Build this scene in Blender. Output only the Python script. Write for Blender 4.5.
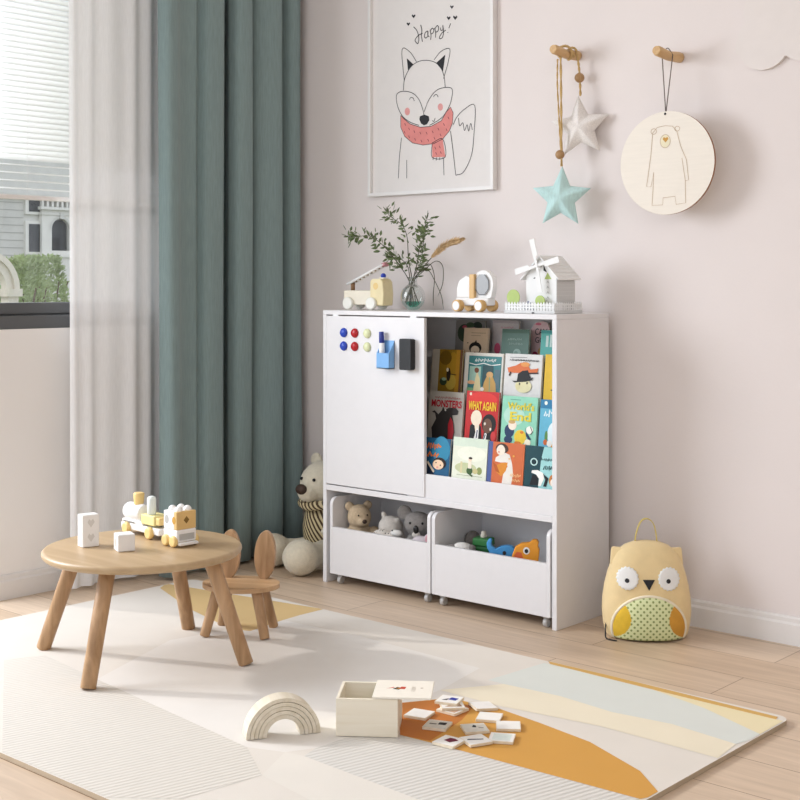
import bpy, bmesh, math, random
from math import sin, cos, pi, radians as R
from mathutils import Vector as V, Matrix, noise
from mathutils.geometry import tessellate_polygon

S = bpy.context.scene
COL = S.collection
for o in list(bpy.data.objects):
    bpy.data.objects.remove(o)
random.seed(7)

# ------------------------------------------------------------------ camera, world, lights, exposure
cam = bpy.data.objects.new('camera', bpy.data.cameras.new('camera'))
COL.objects.link(cam)
cam.location = (4.053, -3.781, 1.10)
cam.rotation_euler = (R(90), 0, R(41.493))
cam.data.sensor_width = 36
cam.data.lens = 58.995
cam.data.shift_y = -0.14625
cam.data.clip_end = 400
S.camera = cam

world = bpy.data.worlds.new('daylight')
S.world = world
world.use_nodes = True
bg = world.node_tree.nodes['Background']
bg.inputs[0].default_value = (0.89, 0.96, 1.08, 1)
bg.inputs[1].default_value = 1.3

def lamp(name, kind, loc, target, energy, color, **kw):
    l = bpy.data.lights.new(name, kind)
    l.energy = energy
    l.color = color
    for k, v in kw.items():
        setattr(l, k, v)
    o = bpy.data.objects.new(name, l)
    COL.objects.link(o)
    o.location = loc
    o.rotation_euler = (V(target) - V(loc)).to_track_quat('-Z', 'Y').to_euler()
    return o

# low afternoon sun through a tall unseen gap, added to the window wall to admit it
lamp('sun', 'SUN', (-8.0, -4.6, 4.6), (-8.0 + 0.86, -4.6 + 0.36, 4.6 - 0.435), 1.5, (1.0, 0.97, 0.94), angle=R(1.8))
# added area lamps: a soft key outside that gap, a fill from the right
lamp('added_key_area', 'AREA', (-0.70, -2.55, 1.8), (1.9, -0.4, 0.95), 66, (0.93, 0.98, 1.06), shape='RECTANGLE', size=1.3, size_y=1.5)
lamp('added_fill_area', 'AREA', (4.3, -2.9, 2.6), (0.0, -0.7, 1.0), 20, (1.0, 0.98, 0.96), shape='RECTANGLE', size=1.4, size_y=1.2)

S.view_settings.view_transform = 'Standard'
S.view_settings.look = 'None'
S.view_settings.gamma = 1
S.view_settings.use_curve_mapping = False
S.view_settings.exposure = 0.0

# ------------------------------------------------------------------ materials
def lin(h):
    c = [int(h[i:i + 2], 16) / 255 for i in (0, 2, 4)]
    return [x / 12.92 if x <= .04045 else ((x + .055) / 1.055) ** 2.4 for x in c]

MATS = {}
def nodes(name):
    m = bpy.data.materials.new(name)
    m.use_nodes = True
    nt = m.node_tree
    return m, nt, nt.nodes['Principled BSDF']

def mat(name, hexcol, rough=.5, var=.06, scale=30, bump=0.0, bscale=200, metal=0, spec=.4, sheen=0, stretch=None):
    """procedural material: a slightly mottled colour and an optional fine relief"""
    if name in MATS:
        return MATS[name]
    m, nt, b = nodes(name)
    L = nt.links.new
    tc = nt.nodes.new('ShaderNodeTexCoord')
    src = tc.outputs['Object']
    if stretch:
        mp = nt.nodes.new('ShaderNodeMapping')
        mp.inputs['Scale'].default_value = stretch
        L(src, mp.inputs[0]); src = mp.outputs[0]
    n = nt.nodes.new('ShaderNodeTexNoise')
    n.inputs['Scale'].default_value = scale
    n.inputs['Detail'].default_value = 4
    L(src, n.inputs['Vector'])
    r = nt.nodes.new('ShaderNodeValToRGB')
    c = lin(hexcol)
    r.color_ramp.elements[0].position = .3
    r.color_ramp.elements[1].position = .7
    r.color_ramp.elements[0].color = [x * (1 - var) for x in c] + [1]
    r.color_ramp.elements[1].color = [min(1, x * (1 + var)) for x in c] + [1]
    L(n.outputs['Fac'], r.inputs[0])
    L(r.outputs[0], b.inputs['Base Color'])
    b.inputs['Roughness'].default_value = rough
    b.inputs['Metallic'].default_value = metal
    b.inputs['Specular IOR Level'].default_value = spec
    if sheen:
        b.inputs['Sheen Weight'].default_value = sheen
    if bump:
        n2 = nt.nodes.new('ShaderNodeTexNoise')
        n2.inputs['Scale'].default_value = bscale
        L(src, n2.inputs['Vector'])
        bp = nt.nodes.new('ShaderNodeBump')
        bp.inputs['Strength'].default_value = bump
        bp.inputs['Distance'].default_value = .01
        L(n2.outputs['Fac'], bp.inputs['Height'])
        L(bp.outputs[0], b.inputs['Normal'])
    MATS[name] = m
    return m

def wood(name, h1, h2, axis='X', scale=1.0, rough=.45):
    if name in MATS:
        return MATS[name]
    m, nt, b = nodes(name)
    L = nt.links.new
    tc = nt.nodes.new('ShaderNodeTexCoord')
    mp = nt.nodes.new('ShaderNodeMapping')
    k = {'X': (3, 40, 40), 'Y': (40, 3, 40), 'Z': (40, 40, 3)}[axis]
    mp.inputs['Scale'].default_value = [x * scale for x in k]
    L(tc.outputs['Object'], mp.inputs[0])
    n = nt.nodes.new('ShaderNodeTexNoise')
    n.inputs['Scale'].default_value = 1.0
    n.inputs['Detail'].default_value = 6
    n.inputs['Distortion'].default_value = .6
    L(mp.outputs[0], n.inputs['Vector'])
    r = nt.nodes.new('ShaderNodeValToRGB')
    r.color_ramp.elements[0].position = .32
    r.color_ramp.elements[1].position = .68
    r.color_ramp.elements[0].color = lin(h1) + [1]
    r.color_ramp.elements[1].color = lin(h2) + [1]
    L(n.outputs['Fac'], r.inputs[0])
    L(r.outputs[0], b.inputs['Base Color'])
    b.inputs['Roughness'].default_value = rough
    bp = nt.nodes.new('ShaderNodeBump')
    bp.inputs['Strength'].default_value = .08
    bp.inputs['Distance'].default_value = .003
    L(n.outputs['Fac'], bp.inputs['Height'])
    L(bp.outputs[0], b.inputs['Normal'])
    MATS[name] = m
    return m

def plank_floor():
    m, nt, b = nodes('oak_planks')
    L = nt.links.new
    tc = nt.nodes.new('ShaderNodeTexCoord')
    mp = nt.nodes.new('ShaderNodeMapping')
    mp.inputs['Location'].default_value = (.35, .03, 0)
    L(tc.outputs['Object'], mp.inputs[0])
    br = nt.nodes.new('ShaderNodeTexBrick')
    br.offset = .37
    br.inputs['Color1'].default_value = lin('d8c3ac') + [1]
    br.inputs['Color2'].default_value = lin('cbb399') + [1]
    br.inputs['Mortar'].default_value = lin('8f745c') + [1]
    br.inputs['Scale'].default_value = 1
    br.inputs['Mortar Size'].default_value = .0016
    br.inputs['Mortar Smooth'].default_value = .3
    br.inputs['Brick Width'].default_value = 1.35
    br.inputs['Row Height'].default_value = .19
    L(mp.outputs[0], br.inputs['Vector'])
    m2 = nt.nodes.new('ShaderNodeMapping')
    m2.inputs['Scale'].default_value = (2.2, 26, 1)
    L(tc.outputs['Object'], m2.inputs[0])
    n = nt.nodes.new('ShaderNodeTexNoise')
    n.inputs['Scale'].default_value = 1.6
    n.inputs['Detail'].default_value = 7
    n.inputs['Distortion'].default_value = .8
    L(m2.outputs[0], n.inputs['Vector'])
    r = nt.nodes.new('ShaderNodeValToRGB')
    r.color_ramp.elements[0].position = .3
    r.color_ramp.elements[1].position = .7
    r.color_ramp.elements[0].color = (.86, .84, .82, 1)
    r.color_ramp.elements[1].color = (1.04, 1.04, 1.04, 1)
    L(n.outputs['Fac'], r.inputs[0])
    # a few knots
    vo = nt.nodes.new('ShaderNodeTexVoronoi')
    vo.inputs['Scale'].default_value = 1.0
    m3 = nt.nodes.new('ShaderNodeMapping')
    m3.inputs['Scale'].default_value = (1.6, 3.6, 1)
    L(tc.outputs['Object'], m3.inputs[0]); L(m3.outputs[0], vo.inputs['Vector'])
    r3 = nt.nodes.new('ShaderNodeValToRGB')
    r3.color_ramp.elements[0].position = .02
    r3.color_ramp.elements[1].position = .07
    r3.color_ramp.elements[0].color = (.62, .55, .5, 1)
    r3.color_ramp.elements[1].color = (1, 1, 1, 1)
    L(vo.outputs['Distance'], r3.inputs[0])
    x = nt.nodes.new('ShaderNodeMix'); x.data_type = 'RGBA'; x.blend_type = 'MULTIPLY'
    x.inputs['Factor'].default_value = 1
    L(br.outputs['Color'], x.inputs['A']); L(r.outputs[0], x.inputs['B'])
    y = nt.nodes.new('ShaderNodeMix'); y.data_type = 'RGBA'; y.blend_type = 'MULTIPLY'
    y.inputs['Factor'].default_value = 1
    L(x.outputs['Result'], y.inputs['A']); L(r3.outputs[0], y.inputs['B'])
    L(y.outputs['Result'], b.inputs['Base Color'])
    b.inputs['Roughness'].default_value = .42
    bp = nt.nodes.new('ShaderNodeBump')
    bp.inputs['Strength'].default_value = .15
    bp.inputs['Distance'].default_value = .003
    L(br.outputs['Fac'], bp.inputs['Height']); bp.invert = True
    L(bp.outputs[0], b.inputs['Normal'])
    return m

def ribbed(name, hexcol):
    """foam mat surface with fine moulded ribs"""
    m, nt, b = nodes(name)
    L = nt.links.new
    tc = nt.nodes.new('ShaderNodeTexCoord')
    mp = nt.nodes.new('ShaderNodeMapping')
    mp.inputs['Rotation'].default_value = (0, 0, R(14))
    L(tc.outputs['Object'], mp.inputs[0])
    w = nt.nodes.new('ShaderNodeTexWave')
    w.wave_type = 'BANDS'; w.bands_direction = 'X'
    w.inputs['Scale'].default_value = 20
    w.inputs['Distortion'].default_value = .4
    L(mp.outputs[0], w.inputs['Vector'])
    r = nt.nodes.new('ShaderNodeValToRGB')
    c = lin(hexcol)
    r.color_ramp.elements[0].position = .1
    r.color_ramp.elements[1].position = .6
    r.color_ramp.elements[0].color = [x * .96 for x in c] + [1]
    r.color_ramp.elements[1].color = c + [1]
    L(w.outputs['Fac'], r.inputs[0])
    L(r.outputs[0], b.inputs['Base Color'])
    b.inputs['Roughness'].default_value = .75
    bp = nt.nodes.new('ShaderNodeBump')
    bp.inputs['Strength'].default_value = .35
    bp.inputs['Distance'].default_value = .004
    L(w.outputs['Fac'], bp.inputs['Height'])
    L(bp.outputs[0], b.inputs['Normal'])
    MATS[name] = m
    return m

def weave(name, h, rough=.85, sc=900, sheen=.2, transmit=0, clear=0):
    """woven cloth; 'transmit' lets light shine through, 'clear' is the open part of a net weave"""
    m, nt, b = nodes(name)
    L = nt.links.new
    tc = nt.nodes.new('ShaderNodeTexCoord')
    mp = nt.nodes.new('ShaderNodeMapping')
    mp.inputs['Scale'].default_value = (1, 1, .08)
    L(tc.outputs['Object'], mp.inputs[0])
    n = nt.nodes.new('ShaderNodeTexNoise')
    n.inputs['Scale'].default_value = sc * .25
    n.inputs['Detail'].default_value = 3
    L(mp.outputs[0], n.inputs['Vector'])
    r = nt.nodes.new('ShaderNodeValToRGB')
    c = lin(h)
    r.color_ramp.elements[0].position = .3
    r.color_ramp.elements[1].position = .7
    r.color_ramp.elements[0].color = [x * .92 for x in c] + [1]
    r.color_ramp.elements[1].color = [min(1, x * 1.08) for x in c] + [1]
    L(n.outputs['Fac'], r.inputs[0])
    L(r.outputs[0], b.inputs['Base Color'])
    b.inputs['Roughness'].default_value = rough
    b.inputs['Sheen Weight'].default_value = sheen
    b.inputs['Specular IOR Level'].default_value = .1
    bp = nt.nodes.new('ShaderNodeBump')
    bp.inputs['Strength'].default_value = .1 if not clear else 0
    bp.inputs['Distance'].default_value = .002
    L(n.outputs['Fac'], bp.inputs['Height']); L(bp.outputs[0], b.inputs['Normal'])
    out = nt.nodes['Material Output']
    sh = b.outputs[0]
    if transmit:
        t = nt.nodes.new('ShaderNodeBsdfTranslucent')
        t.inputs[0].default_value = c + [1]
        mx = nt.nodes.new('ShaderNodeMixShader')
        mx.inputs[0].default_value = transmit
        L(sh, mx.inputs[1]); L(t.outputs[0], mx.inputs[2]); sh = mx.outputs[0]
    if clear:
        t = nt.nodes.new('ShaderNodeBsdfTransparent')
        mx = nt.nodes.new('ShaderNodeMixShader')
        mx.inputs[0].default_value = clear
        L(sh, mx.inputs[1]); L(t.outputs[0], mx.inputs[2]); sh = mx.outputs[0]
    L(sh, out.inputs[0])
    MATS[name] = m
    return m

def thin_glass(name, tint=(1, 1, 1), gloss=.07):
    m, nt, b = nodes(name)
    L = nt.links.new
    nt.nodes.remove(b)
    t = nt.nodes.new('ShaderNodeBsdfTransparent'); t.inputs[0].default_value = tint + (1,)
    g = nt.nodes.new('ShaderNodeBsdfGlossy'); g.inputs['Roughness'].default_value = .02
    f = nt.nodes.new('ShaderNodeLayerWeight'); f.inputs[0].default_value = .25
    mu = nt.nodes.new('ShaderNodeMath'); mu.operation = 'MULTIPLY_ADD'
    mu.inputs[1].default_value = .6; mu.inputs[2].default_value = gloss
    mx = nt.nodes.new('ShaderNodeMixShader')
    L(f.outputs['Fresnel'], mu.inputs[0]); L(mu.outputs[0], mx.inputs[0])
    L(t.outputs[0], mx.inputs[1]); L(g.outputs[0], mx.inputs[2])
    L(mx.outputs[0], nt.nodes['Material Output'].inputs[0])
    MATS[name] = m
    return m

def spotted(name, h1, h2, scale, lo=.25, hi=.32, rand=.25, flat_xz=False):
    """fabric printed with small dots"""
    m, nt, b = nodes(name)
    L = nt.links.new
    tc = nt.nodes.new('ShaderNodeTexCoord')
    vo = nt.nodes.new('ShaderNodeTexVoronoi')
    vo.inputs['Scale'].default_value = scale
    vo.inputs['Randomness'].default_value = rand
    if flat_xz:                                  # regular print on a face that lies in X-Z
        vo.voronoi_dimensions = '2D'
        m1 = nt.nodes.new('ShaderNodeMapping'); m1.inputs['Rotation'].default_value = (R(90), 0, 0)
        m2 = nt.nodes.new('ShaderNodeMapping'); m2.inputs['Rotation'].default_value = (0, 0, R(45))
        L(tc.outputs['Object'], m1.inputs[0]); L(m1.outputs[0], m2.inputs[0]); L(m2.outputs[0], vo.inputs['Vector'])
    else:
        L(tc.outputs['Object'], vo.inputs['Vector'])
    r = nt.nodes.new('ShaderNodeValToRGB')
    r.color_ramp.elements[0].position = lo
    r.color_ramp.elements[1].position = hi
    r.color_ramp.elements[0].color = lin(h1) + [1]
    r.color_ramp.elements[1].color = lin(h2) + [1]
    L(vo.outputs['Distance'], r.inputs[0]); L(r.outputs[0], b.inputs['Base Color'])
    b.inputs['Roughness'].default_value = .85
    MATS[name] = m
    return m

def striped(name, h1, h2, scale, rot=(0, 0, 0)):
    m, nt, b = nodes(name)
    L = nt.links.new
    tc = nt.nodes.new('ShaderNodeTexCoord')
    mp = nt.nodes.new('ShaderNodeMapping'); mp.inputs['Rotation'].default_value = rot
    L(tc.outputs['Object'], mp.inputs[0])
    w = nt.nodes.new('ShaderNodeTexWave'); w.bands_direction = 'X'
    w.inputs['Scale'].default_value = scale; w.inputs['Distortion'].default_value = .6
    L(mp.outputs[0], w.inputs['Vector'])
    r = nt.nodes.new('ShaderNodeValToRGB')
    r.color_ramp.elements[0].position = .42; r.color_ramp.elements[1].position = .55
    r.color_ramp.elements[0].color = lin(h1) + [1]; r.color_ramp.elements[1].color = lin(h2) + [1]
    L(w.outputs['Fac'], r.inputs[0]); L(r.outputs[0], b.inputs['Base Color'])
    b.inputs['Roughness'].default_value = .9
    MATS[name] = m
    return m

def flat(h, rough=.6):
    """printed or painted colour"""
    return mat('ink_' + h, h, rough, var=.04, scale=60, spec=.25)

WHITE = mat('white_laminate', 'e5e3e3', .35, var=.01, bump=.01)
OAK = wood('oak', 'b8926a', 'cba880', 'X', .8)
OAKZ = wood('oak_leg', '96724d', 'c09a72', 'Z', .9)
PALEWOOD = wood('pale_basswood', 'eadfc8', 'f2ead8', 'X', 1.2, .6)
PINE = wood('pine', 'e0b46e', 'efcd92', 'Z', 1.2, .5)
BEECH = wood('beech', 'd9b07a', 'e7c795', 'Y', 2, .5)

# ------------------------------------------------------------------ mesh builder
class MB:
    def __init__(s):
        s.v = []; s.f = []; s.m = []; s.sm = []
    def add(s, vs, fs, mi=0, smooth=False):
        k = len(s.v)
        s.v += [tuple(p) for p in vs]
        for f in fs:
            s.f.append([i + k for i in f]); s.m.append(mi); s.sm.append(smooth)
        return s
    def box(s, x0, x1, y0, y1, z0, z1, mi=0, M=None):
        vs = [V((x, y, z)) for z in (z0, z1) for y in (y0, y1) for x in (x0, x1)]
        if M: vs = [M @ p for p in vs]
        return s.add(vs, [(0, 2, 3, 1), (4, 5, 7, 6), (0, 1, 5, 4), (2, 6, 7, 3), (0, 4, 6, 2), (1, 3, 7, 5)], mi)
    def tube(s, pts, r, seg=8, mi=0, cap=True, smooth=True):
        pts = [V(p) for p in pts]
        rs = r if isinstance(r, (list, tuple)) else [r] * len(pts)
        vs = []; fs = []; n = len(pts)
        t0 = (pts[1] - pts[0]).normalized()
        a = t0.orthogonal().normalized()
        for i, p in enumerate(pts):
            t = (pts[min(i + 1, n - 1)] - pts[max(i - 1, 0)]).normalized()
            a = (a - t * a.dot(t))
            a = a.normalized() if a.length > 1e-6 else t.orthogonal().normalized()
            b = t.cross(a)
            for j in range(seg):
                q = 2 * pi * j / seg
                vs.append(p + (a * cos(q) + b * sin(q)) * rs[i])
        for i in range(n - 1):
            for j in range(seg):
                k = (j + 1) % seg
                fs.append((i * seg + j, i * seg + k, (i + 1) * seg + k, (i + 1) * seg + j))
        s.add(vs, fs, mi, smooth)
        if cap:
            s.add(vs[:seg], [tuple(reversed(range(seg)))], mi)
            s.add(vs[-seg:], [tuple(range(seg))], mi)
        return s
    def cyl(s, p0, p1, r0, r1=None, seg=20, mi=0, bev=0):
        r1 = r0 if r1 is None else r1
        if bev:
            p0 = V(p0); p1 = V(p1); d = (p1 - p0).normalized() * bev
            return s.tube([p0, p0 + d * .3, p0 + d, p1 - d, p1 - d * .3, p1], [r0 - bev, r0 - bev * .3, r0, r1, r1 - bev * .3, r1 - bev], seg, mi)
        return s.tube([p0, p1], [r0, r1], seg, mi)
    def lathe(s, prof, c=(0, 0, 0), seg=48, mi=0, smooth=True):
        vs = []; fs = []; n = len(prof)
        for r, z in prof:
            for j in range(seg):
                a = 2 * pi * j / seg
                vs.append((c[0] + r * cos(a), c[1] + r * sin(a), c[2] + z))
        for i in range(n - 1):
            for j in range(seg):
                k = (j + 1) % seg
                fs.append((i * seg + j, i * seg + k, (i + 1) * seg + k, (i + 1) * seg + j))
        return s.add(vs, fs, mi, smooth)
    def ell(s, c, r, M=None, seg=20, rings=12, mi=0, flatten=None):
        if not isinstance(r, (list, tuple)): r = (r, r, r)
        vs = []; fs = []
        for i in range(rings + 1):
            t = pi * i / rings
            for j in range(seg):
                a = 2 * pi * j / seg
                p = V((r[0] * sin(t) * cos(a), r[1] * sin(t) * sin(a), r[2] * cos(t)))
                if M: p = M @ p
                vs.append(p + V(c))
        for i in range(rings):
            for j in range(seg):
                k = (j + 1) % seg
                fs.append((i * seg + j, (i + 1) * seg + j, (i + 1) * seg + k, i * seg + k))
        return s.add(vs, fs, mi, True)
    def prism(s, poly, mp, t0, t1, mi=0, mi_side=None):
        """poly in 2-D, mp(u, v, t) -> 3-D point"""
        n = len(poly)
        ms = mi if mi_side is None else mi_side
        tri = tessellate_polygon([[V((p[0], p[1], 0)) for p in poly]])
        A = [mp(p[0], p[1], t0) for p in poly]; B = [mp(p[0], p[1], t1) for p in poly]
        s.add(A, [tuple(t) for t in tri], mi)
        s.add(B, [tuple(t) for t in tri], mi)
        s.add(A + B, [(i, (i + 1) % n, n + (i + 1) % n, n + i) for i in range(n)], ms)
        return s
    def fill(s, poly, mp, t, mi=0):
        if len(poly) > 2:
            tri = tessellate_polygon([[V((p[0], p[1], 0)) for p in poly]])
            s.add([mp(p[0], p[1], t) for p in poly], [tuple(q) for q in tri], mi)
        return s
    def disc(s, cx, cy, rx, ry, mp, t, mi=0, seg=20, rings=4, wob=0, nw=12):
        vs = [mp(cx, cy, t)]; fs = []
        for i in range(1, rings + 1):
            for j in range(seg):
                a = 2 * pi * j / seg
                k = i / rings * (1 + wob * cos(nw * a) * (i == rings))
                vs.append(mp(cx + rx * k * cos(a), cy + ry * k * sin(a), t))
        for j in range(seg):
            fs.append((0, 1 + j, 1 + (j + 1) % seg))
        for i in range(rings - 1):
            for j in range(seg):
                k = (j + 1) % seg; o = 1 + i * seg
                fs.append((o + j, o + seg + j, o + seg + k, o + k))
        return s.add(vs, fs, mi, True)
    def stroke(s, pts, w, mp, t, mi=0):
        pts = [V((p[0], p[1])) for p in pts]
        vs = []; n = len(pts)
        for i, p in enumerate(pts):
            d = (pts[min(i + 1, n - 1)] - pts[max(i - 1, 0)])
            d = d.normalized() if d.length > 1e-9 else V((1, 0))
            q = V((-d.y, d.x)) * w / 2
            vs += [mp(p.x + q.x, p.y + q.y, t), mp(p.x - q.x, p.y - q.y, t)]
        return s.add(vs, [(2 * i, 2 * i + 1, 2 * i + 3, 2 * i + 2) for i in range(n - 1)], mi)
    def text(s, string, u, v, width, height, mp, t, mi=0, bold=0.0):
        """lettering fitted to width x height with its lower-left corner at (u, v)"""
        cu = bpy.data.curves.new('lettering', 'FONT')
        cu.body = string; cu.offset = bold; cu.resolution_u = 3
        ob = bpy.data.objects.new('lettering', cu)
        COL.objects.link(ob)
        dg = bpy.context.evaluated_depsgraph_get(); dg.update()
        me = bpy.data.meshes.new_from_object(ob.evaluated_get(dg))
        xs = [p.co.x for p in me.vertices]; ys = [p.co.y for p in me.vertices]
        x0, x1, y0, y1 = min(xs), max(xs), min(ys), max(ys)
        s.add([mp(u + (p.co.x - x0) / (x1 - x0) * width, v + (p.co.y - y0) / (y1 - y0) * height, t) for p in me.vertices],
              [tuple(f.vertices) for f in me.polygons], mi)
        bpy.data.objects.remove(ob); bpy.data.curves.remove(cu); bpy.data.meshes.remove(me)
        return s
    def build(s, name, mats, parent=None, bevel=0, seg=2, sub=0, remesh=0, smooth_all=False, loc=None, recalc=True, solid=0):
        me = bpy.data.meshes.new(name)
        me.from_pydata(s.v, [], s.f)
        for i, p in enumerate(me.polygons):
            p.material_index = s.m[i]; p.use_smooth = s.sm[i] or smooth_all
        for x in (mats if isinstance(mats, (list, tuple)) else [mats]):
            me.materials.append(x)
        if recalc:
            b = bmesh.new(); b.from_mesh(me)
            bmesh.ops.remove_doubles(b, verts=b.verts, dist=1e-5)
            bmesh.ops.recalc_face_normals(b, faces=b.faces)
            b.to_mesh(me); b.free()
        o = bpy.data.objects.new(name, me)
        COL.objects.link(o)
        if parent: o.parent = parent
        if loc: o.location = loc
        if remesh:
            q = o.modifiers.new('skin', 'REMESH'); q.mode = 'VOXEL'; q.voxel_size = remesh; q.use_smooth_shade = True
            q = o.modifiers.new('soft', 'SMOOTH'); q.iterations = 4; q.factor = .5
        if solid:
            q = o.modifiers.new('thickness', 'SOLIDIFY'); q.thickness = solid; q.offset = 0
        if bevel:
            q = o.modifiers.new('edge', 'BEVEL'); q.width = bevel; q.segments = seg; q.limit_method = 'ANGLE'; q.angle_limit = R(40)
            q.harden_normals = False
        if sub:
            q = o.modifiers.new('sub', 'SUBSURF'); q.levels = sub; q.render_levels = sub
        return o

def tag(o, label, cat, group=None):
    o['label'] = label; o['category'] = cat
    if group: o['group'] = group
    return o
def thing(name, label, cat, loc=(0, 0, 0), rz=0, group=None):
    o = bpy.data.objects.new(name, None)
    COL.objects.link(o)
    o.empty_display_size = .05
    o.location = loc; o.rotation_euler = (0, 0, rz)
    return tag(o, label, cat, group)
def struct(o):
    o['kind'] = 'structure'
    return o
def copy_tree(o, parent=None):
    c = o.copy(); COL.objects.link(c)
    if parent: c.parent = parent
    for ch in list(o.children):
        copy_tree(ch, c)
    return c
def lab(o, l):
    o['label'] = l
    return o
XZ = lambda y: (lambda u, v, t: (u, y - t, v))            # drawing on a plane that faces the room (-Y)
XY = lambda z: (lambda u, v, t: (u, v, z + t))
def rounded(w, h, r, n=6):
    """rounded rectangle centred on 0"""
    out = []
    for cx, cy, a0 in ((w / 2 - r, h / 2 - r, 0), (-w / 2 + r, h / 2 - r, 90), (-w / 2 + r, -h / 2 + r, 180), (w / 2 - r, -h / 2 + r, 270)):
        for i in range(n + 1):
            a = R(a0 + 90 * i / n)
            out.append((cx + r * cos(a), cy + r * sin(a)))
    return out
def bez(p, n=12):
    """Catmull-Rom through the points"""
    p = [V(q) for q in p]; q = [p[0] * 2 - p[1]] + p + [p[-1] * 2 - p[-2]]
    out = []
    for i in range(1, len(q) - 2):
        for k in range(n):
            t = k / n
            out.append(.5 * ((2 * q[i]) + (q[i + 1] - q[i - 1]) * t + (2 * q[i - 1] - 5 * q[i] + 4 * q[i + 1] - q[i + 2]) * t * t + (3 * q[i] - q[i - 1] - 3 * q[i + 1] + q[i + 2]) * t ** 3))
    return out + [p[-1]]


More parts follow.
